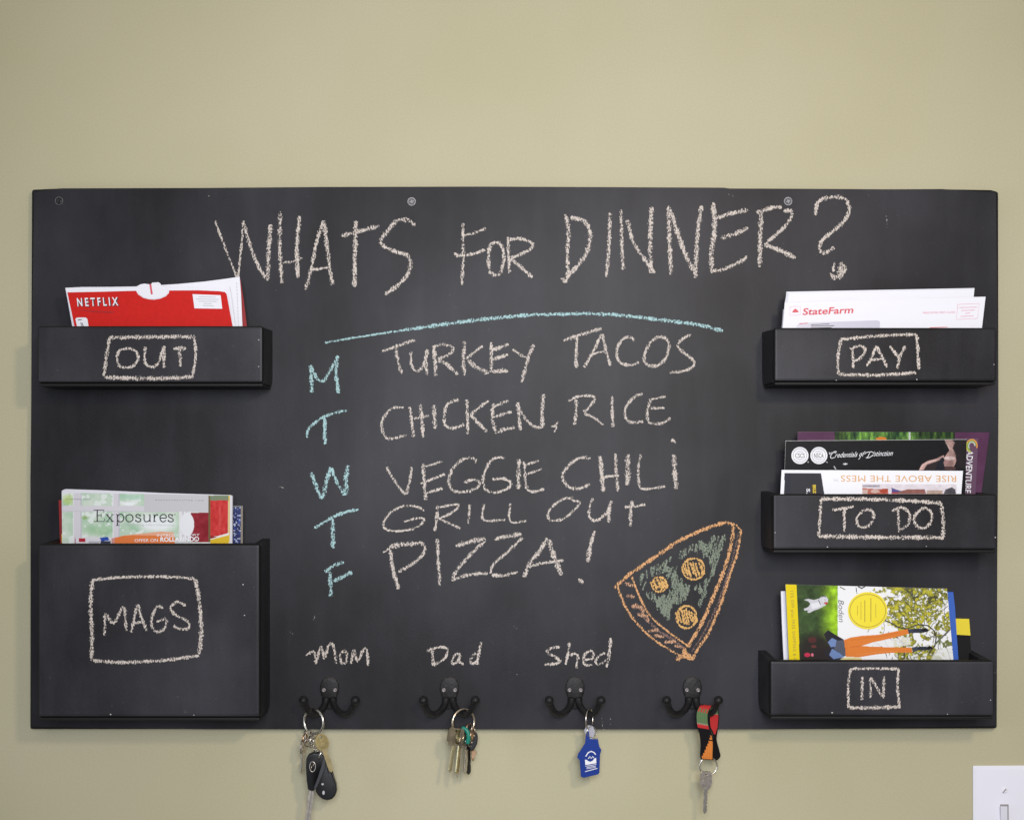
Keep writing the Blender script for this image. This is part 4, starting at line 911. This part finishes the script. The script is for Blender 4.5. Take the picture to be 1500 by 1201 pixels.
def key(top, head, roll, yaw, parent, m_head, m_blade=None, L_=30, hw=1.0, bw=4.0, th=1.0, seed=0):
    """top: 3D point of the hole near the head's top; local z runs down the key (mm)"""
    rs = random.Random(seed)
    Mx = Matrix.Rotation(roll, 3, 'Y') @ Matrix.Rotation(yaw, 3, 'Z')
    def W(x, y, z_): return top+Mx @ Vector((x*.001, y*.001, (z_+4)*.001))
    hp = KEYHEADS[head]; hp = [(x*hw, z_) for x, z_ in hp]
    outl = []
    for (xa, za), (xb, zb) in zip(hp, hp[1:]+hp[:1]): outl += [(xa, za), ((xa+xb)/2, (za+zb)/2)]
    hol = [(2.5*hw*math.cos(math.atan2(z_+4, x)), -4+2.5*math.sin(math.atan2(z_+4, x))) for x, z_ in outl]
    bm = bmesh.new(); lo = [[bm.verts.new(W(x, y, z_)) for x, z_ in q] for q, y in ((outl, -th), (outl, th), (hol, th), (hol, -th))]
    for a_, b_ in zip(lo, lo[1:]+lo[:1]):
        for i in range(len(outl)): bm.faces.new((a_[i], a_[(i+1) % len(outl)], b_[(i+1) % len(outl)], b_[i]))
    ko = from_bm('key', bm, m_head, parent)
    # stamped panel on the bow
    bm = bmesh.new(); prism_bm(bm, [W(x*.62, -th-.35, -14.5+(z_+12)*.36) for x, z_ in hp], [W(x*.62, th+.35, -14.5+(z_+12)*.36) for x, z_ in hp], .0002, 1)
    from_bm('stamped_panel', bm, m_head, ko)
    z0 = min(p[1] for p in hp)+1.2
    pts = [(-bw, z0), (-bw, z0-L_+3), (-bw*.2, z0-L_)]
    n = 6; right = []
    for i in range(n):
        zz = z0-L_+2+(L_-6)*i/n; dp = rs.uniform(.25, 1.6)
        right += [(bw-dp, zz+.4), (bw-dp, zz+1.8), (bw, zz+(L_-6)/n*.75)]
    pts += right+[(bw, z0)]
    bm = bmesh.new(); prism_bm(bm, [W(x, -th*.8, z_) for x, z_ in pts], [W(x, th*.8, z_) for x, z_ in pts], .0002, 1)
    from_bm('blade', bm, m_blade or m_head, ko)
    bm = bmesh.new(); prism_bm(bm, [W(x, -th*.8-.3, z_) for x, z_ in ((-bw*.5, z0), (-bw*.1, z0), (-bw*.1, z0-L_+4), (-bw*.5, z0-L_+4))], [W(x, th*.8+.3, z_) for x, z_ in ((-bw*.5, z0), (-bw*.1, z0), (-bw*.1, z0-L_+4), (-bw*.5, z0-L_+4))], .0001, 1)
    from_bm('rib', bm, m_blade or m_head, ko)
    return ko

# Mom: large ring, two remotes, brass and steel keys
RK = ((430, 1030), 7.025)
def rz(x, y, d): a = z(RK, x, y); return P(a[0], a[1], d)
T = thing('car_key_bunch', 'bunch of keys with two black car remotes hanging under the word Mom', 'keys', P(460, 1040, .027), 'keys hanging from the hooks')
ring('key_ring', P(459.5, 1056.3, .027), .0153, .0016, R(-33), T, M_STEEL)
for i, (x, y, rr, yw, mm) in enumerate(((140, 320, 4.6, 60, M_NICKEL), (165, 335, 5.2, 25, M_NICKEL), (120, 360, 4.8, 70, M_COPPER), (190, 380, 5.6, 75, M_STEEL), (150, 400, 4.6, 40, M_NICKEL), (285, 520, 5.4, 80, M_STEEL))):
    ring('split_ring', rz(x, y, .024+i*.004), rr*.00115, .0011, R(yw), T, mm, tilt=R(8*i-15), coil=True)
key(rz(108, 385, .024), 'round', R(4), R(74), T, M_NICKEL, M_STEEL, 26, .8, 3.6, seed=1)
key(rz(272, 345, .0475), 'round', R(-19), R(24), T, M_BRASS, M_BRASS2, 31, .72, 3.4, 1.1, seed=2)
# link chain between ring and remotes
for i, (x, y) in enumerate(((185, 430), (215, 470), (250, 470))):
    ring('chain_link', rz(x, y, .030+.002*i), .0030, .0006, R(30+60*i), T, M_STEEL)
f1 = [(128, 620), (130, 565), (150, 528), (200, 508), (262, 512), (300, 530), (318, 560), (316, 640), (290, 720), (252, 800), (226, 862), (206, 902), (176, 900), (146, 884), (136, 800), (130, 700)]
fb = slab('car_remote', [z(RK, *a) for a in f1], .042, .012, M_FOB, T, .0028, 4, label='black remote with an oval emblem')
for p in fb.data.polygons: p.use_smooth = True
em = [z(RK, 196+30*math.cos(R(a)), 650+52*math.sin(R(a))) for a in range(0, 360, 15)]
bm = bmesh.new(); tube_bm(bm, [P(x, y, .0424) for x, y in em], .0007, 6, True)
tube_bm(bm, [P(*z(RK, x, y), .0426) for x, y in ((182, 678), (190, 640), (197, 655), (206, 618))], .0006, 5)
from_bm('emblem', bm, M_NICKEL, fb, True)
sl = slab('strap_edge', [z(RK, *a) for a in ((300, 560), (322, 560), (330, 600), (322, 680), (240, 870), (214, 888), (206, 870), (250, 760), (296, 650))], .045, .004, mat('grey_black_plastic', (.035, .035, .042), .4), fb, .0012, 3)
f2 = [(300, 545), (330, 545), (350, 600), (370, 680), (410, 760), (436, 830), (444, 900), (428, 950), (395, 985), (350, 996), (300, 985), (255, 950), (226, 905), (232, 860), (262, 790), (300, 690), (310, 620)]
f2o = slab('car_remote', [z(RK, *a) for a in f2], .034, .012, M_FOB, T, .0034, 4, label='drop shaped black remote with two pale buttons')
for p in f2o.data.polygons: p.use_smooth = True
bm = bmesh.new(); tube_bm(bm, [P(*z(RK, x, y), .0338) for x, y in ((345, 660), (372, 760), (402, 830), (412, 890))], .0007, 6); from_bm('seam', bm, mat('grey_black_plastic', (.035, .035, .042)), f2o, True)
for (bx, by, bw_, bh) in ((298, 830, 14, 12), (308, 918, 13, 22)):
    slab('button', [z(RK, bx+bw_*math.cos(R(a)), by+bh*math.sin(R(a))) for a in range(0, 360, 30)], .0352, .0016, M_LGREY, f2o, .0003, 1)
fk = slab('flip_blade', [z(RK, *a) for a in ((158, 888), (212, 888), (206, 960), (190, 1060), (182, 1130), (160, 1290), (100, 1310), (110, 1220), (136, 1100), (134, 1060), (148, 960))], .036, .0022, M_NICKEL, T, .0004, 1)
slab('groove', [z(RK, *a) for a in ((180, 900), (192, 900), (184, 980), (168, 1070), (140, 1260), (130, 1260), (158, 1060), (172, 970))], .0364, .0004, M_STEEL, fk)

# Dad: ring with brass key and several others
RD = ((640, 1020), 9.24)
def rd(x, y, d): a = z(RD, x, y); return P(a[0], a[1], d)
T = thing('house_key_bunch', 'bunch of brass and steel house keys with teal tag hanging under the word Dad', 'keys', P(679, 1038, .027), 'keys hanging from the hooks')
ring('key_ring', P(678.9, 1056.6, .026), .0155, .0015, R(30), T, mat('gold_ring', (.74, .62, .48), .25, 1.0))
key(rd(262, 468, .040), 'square', R(9), R(16), T, mat('brown_brass', (.24, .20, .135), .45, 1.0, vary=(150, .3)), M_BRASS2, 34, .88, 2.4, 1.1, seed=3)
key(rd(330, 470, .036), 'round', R(6), R(62), T, M_BRASS, M_BRASS2, 38, .9, 3.6, 1.1, seed=4)
key(rd(352, 490, .032), 'clover', R(7), R(72), T, M_NICKEL, M_STEEL, 38, .9, 3.4, seed=5)
key(rd(408, 490, .030), 'round', R(3), R(60), T, M_NICKEL, M_STEEL, 36, .8, 3.6, 1.4, seed=6)
key(rd(420, 480, .024), 'clover', R(-1), R(58), T, M_FOB, M_FOB, 35, .8, 4.0, 1.3, seed=7)
key(rd(470, 445, .020), 'round', R(-3), R(70), T, M_COPPER, M_COPPER, 24, .9, 3.0, seed=8)
# teal rubber key cap, bent
c = catmull([(*z(RD, 335, 428), .035), (*z(RD, 385, 440), .036), (*z(RD, 420, 490), .037), (*z(RD, 428, 560), .037), (*z(RD, 412, 640), .036)], 1)
bm = bmesh.new(); tube_bm(bm, [P(*q) for q in c], [.0018]+[.0030]*(len(c)-3)+[.0026, .0016], 10, flat=.9); from_bm('teal_cap', bm, mat('teal_rubber', (.005, .20, .145), .45), T, True)
slab('black_tag', [z(RD, *a) for a in ((510, 480), (545, 500), (556, 560), (545, 640), (505, 720), (450, 735), (436, 690), (440, 650), (490, 640), (512, 560))], .030, .005, M_FOB, T, .0012, 3)
for x, y, rr, yw, mm in ((440, 420, 5.2, 50, M_COPPER), (490, 440, 4.4, 65, M_NICKEL), (480, 520, 6.5, 72, M_COPPER), (370, 560, 6.5, 76, M_BRASS2), (450, 620, 5, 60, M_STEEL)):
    ring('split_ring', rd(x, y, .032), rr*.001, .0008, R(yw), T, mm, coil=True)
slab('small_charm', [z(RD, *a) for a in ((470, 735), (500, 740), (520, 720), (540, 770), (510, 800), (495, 850), (480, 860), (470, 800))], .024, .0015, M_COPPER, T, .0004, 1)

# Shed: blue house tag
RH = ((780, 980), 6.67)
T = thing('blue_key_tag', 'blue house-shaped plastic key tag hanging under the word Shed', 'key tag', P(864, 1040, .027), 'keys hanging from the hooks')
ring('key_ring', P(863.4, 1052.6, .027), .0125, .0010, R(66), T, M_STEEL)
ring('split_ring', P(866.5, 1071.5, .029), .0068, .0008, R(25), T, M_STEEL, coil=True)
slab('clear_loop', [z(RH, *a) for a in ((505, 600), (520, 560), (550, 545), (590, 555), (612, 600), (600, 660), (570, 685), (545, 690), (540, 600), (525, 605), (520, 650))], .0295, .0012, mat('frosted_plastic', (.55, .55, .62), .25, 0, .5, **{'Transmission Weight': .35}), T, .0003, 1)
house = [(528, 606), (552, 606), (556, 684), (596, 690), (604, 678), (640, 680), (648, 754), (674, 786), (664, 824), (655, 832), (655, 1008), (642, 1026), (496, 1060), (472, 1046), (468, 884), (438, 866), (446, 826), (520, 728), (522, 640)]
hs = slab('house_tag', [z(RH, *a) for a in house], .031, .0030, mat('blue_plastic', (.009, .036, .235), .3, 0, .25), T, .0007, 2)
dl = .0314
inklines([(1.6, [z(RH, 520, 850), z(RH, 545, 812), z(RH, 574, 800), z(RH, 602, 812), z(RH, 618, 832)]), (1.2, [z(RH, 545, 872), z(RH, 560, 850), z(RH, 574, 870), z(RH, 588, 848), z(RH, 600, 866)])], dl, M_WINK, hs, 'tag_logo')
ink([[z(RH, 513, 880), z(RH, 530, 884), z(RH, 545, 896), z(RH, 565, 902), z(RH, 588, 892), z(RH, 604, 870), z(RH, 622, 862), z(RH, 624, 916), z(RH, 516, 934)]], dl, M_WINK, hs, 'tag_logo')
inklines([(.8, [z(RH, 516, 946), z(RH, 624, 928)]), (.8, [z(RH, 530, 958), z(RH, 618, 944)]), (.7, [z(RH, 528, 970), z(RH, 618, 956)]), (1.0, [z(RH, 514, 998), z(RH, 634, 966)])], dl, M_WINK, hs, 'tag_lettering')

# strap with a single key
RL = ((960, 980), 5.43)
T = thing('strap_key', 'single key on a woven red, green, black and orange wrist strap', 'keys', P(1036, 1035, .03), 'keys hanging from the hooks')
def strip(name, left, right, dl_, painter, th=.0016):
    """woven band between two edge lines (zoom coords + depth), coloured by painter(v, u)"""
    L0 = catmull([(*z(RL, a, b), c_) for a, b, c_ in left], .8); R0 = catmull([(*z(RL, a, b), c_) for a, b, c_ in right], .8)
    n = 120; m_ = 30
    def samp(A, t): f = t*(len(A)-1); i = min(int(f), len(A)-2); return A[i]+(A[i+1]-A[i])*(f-i)
    vs_, cs, fs = [], [], []
    for i in range(n+1):
        a, b = samp(L0, i/n), samp(R0, i/n)
        for j in range(m_+1):
            q = a+(b-a)*j/m_; p = P(*q); u_, v_ = j/m_, i/n
            vs_.append((p.x, p.y-.0002*math.sin(u_*math.pi), p.z)); cs.append(painter(u_, v_))
    for i in range(n):
        for j in range(m_):
            a = i*(m_+1)+j; fs.append((a, a+m_+1, a+m_+2, a+1))
    N0 = len(vs_)
    vs_ += [(x, y+th, z_) for x, y, z_ in vs_]; cs += cs
    fs += [tuple(k+N0 for k in f[::-1]) for f in fs]
    ed = [j for j in range(m_+1)]+[i*(m_+1)+m_ for i in range(1, n+1)]+[n*(m_+1)+j for j in range(m_-1, -1, -1)]+[i*(m_+1) for i in range(n-1, 0, -1)]
    for a, b in zip(ed, ed[1:]+ed[:1]): fs.append((a, b, b+N0, a+N0))
    me = bpy.data.meshes.new(name); me.from_pydata(vs_, [], fs)
    at = me.color_attributes.new('Col', 'FLOAT_COLOR', 'POINT')
    for i, c_ in enumerate(cs): at.data[i].color = (*alb(c_), 1)
    return finish(name, me, picmat('woven_print', .85), T, True)
BL, RD_, GN, OR = (24, 22, 24), (196, 54, 54), (96, 124, 84), (226, 134, 62)
def wv(c_, u_, v_):
    k_ = 1+.10*math.sin(v_*330)+.05*math.sin(u_*150); return tuple(min(255, x*k_) for x in c_)
def front(u_, v_):
    if u_ < .07 or u_ > .93: return wv(BL, u_, v_)
    zz = .03*(1 if int(u_*9) % 2 else -1)
    if v_ < .04: c_ = BL if u_ < .2 else RD_
    elif v_ < .13+zz: c_ = RD_
    elif v_ < .35: c_ = GN
    elif v_ < .37: c_ = (150, 140, 120)
    elif v_ < .44: c_ = RD_
    elif v_ < .55: c_ = BL
    else:
        edge = .86-1.9*(v_-.55); edge = round(edge*10)/10
        c_ = OR if u_ > edge and v_ < .985 else BL
        if .64 < v_ < .66 and u_ > .5: c_ = BL
    return wv(c_, u_, v_)
def back(u_, v_):
    if u_ < .10 or u_ > .90 or v_ > .50: return wv(BL, u_, v_)
    if v_ < .12: return wv(GN, u_, v_)
    if v_ < .14: return wv((150, 140, 120), u_, v_)
    return wv(RD_ if abs(u_-.5) < .5-(v_-.34)*2 else BL, u_, v_)
strip('strap_front', [(372, 280, .030), (345, 292, .034), (322, 350, .040), (325, 440, .041), (350, 510, .040), (360, 600, .038), (357, 690, .037), (366, 716, .035)],
      [(455, 288, .028), (450, 300, .032), (425, 350, .037), (427, 440, .038), (452, 520, .037), (464, 580, .036), (463, 660, .035), (462, 722, .033)], 0, front)
strip('strap_back', [(424, 300, .020), (428, 350, .018), (432, 440, .018), (452, 510, .020), (462, 560, .022), (458, 620, .024), (455, 690, .026), (468, 722, .029)],
      [(500, 305, .018), (507, 370, .015), (502, 440, .015), (494, 500, .017), (488, 560, .019), (508, 640, .021), (518, 690, .023), (496, 722, .027)], 0, back)
c4 = P(1037.6, 1121.5, .031)
ring('key_ring', c4, .0112, .0011, R(10), T, M_STEEL)
key(P(1034.2, 1134, .033), 'clover', R(1.5), R(8), T, M_NICKEL, M_STEEL, 31, .70, 2.6, 1.0, seed=11)

# ------------------------------------------------------------------ light switch
dw = -TB+.006
T = thing('light_switch', 'white light switch plate on the wall at the lower right corner', 'light switch', P(1472, 1265, -TB))
bm = bmesh.new()
outer = [(1425, 1121), (1519, 1120.6), (1519.5, 1266), (1425.4, 1266)]
inner = [(1430, 1126), (1514, 1125.6), (1514.5, 1261), (1430.4, 1261)]
o1 = [bm.verts.new(P(x, y, -TB+.0001)) for x, y in outer]; o2 = [bm.verts.new(P(x, y, -TB+.0035)) for x, y in outer]; i1 = [bm.verts.new(P(x, y, dw)) for x, y in inner]
for k in range(4):
    j = (k+1) % 4; bm.faces.new((o1[k], o1[j], o2[j], o2[k])); bm.faces.new((o2[k], o2[j], i1[j], i1[k]))
bm.faces.new(i1); bm.faces.new(o1[::-1])
bmesh.ops.bevel(bm, geom=[e for e in bm.edges], offset=.0006, segments=2, affect='EDGES', clamp_overlap=True)
from_bm('plate', bm, M_PLATE, T)
sc_ = screw(1471.3, 1157.2, dw+.0001, .0036, T, M_PLATE)
slab('slot', [(1468.6, 1160.4), (1469.8, 1161.2), (1474.6, 1155.4), (1473.4, 1154.6)], dw+.0016, .0004, M_GAP, sc_)
fr = slab('toggle_opening', [(1465, 1177.6), (1477.4, 1177.6), (1477.6, 1209), (1465.2, 1209)], dw+.0004, .0006, M_GAP, T)
slab('toggle', [(1466.4, 1181), (1476, 1181), (1476, 1207), (1466.4, 1207)], dw+.003, .0035, M_PLATE, fr, .0006, 2, dfun=lambda x, y: dw+(.010 if y < 1190 else .002))
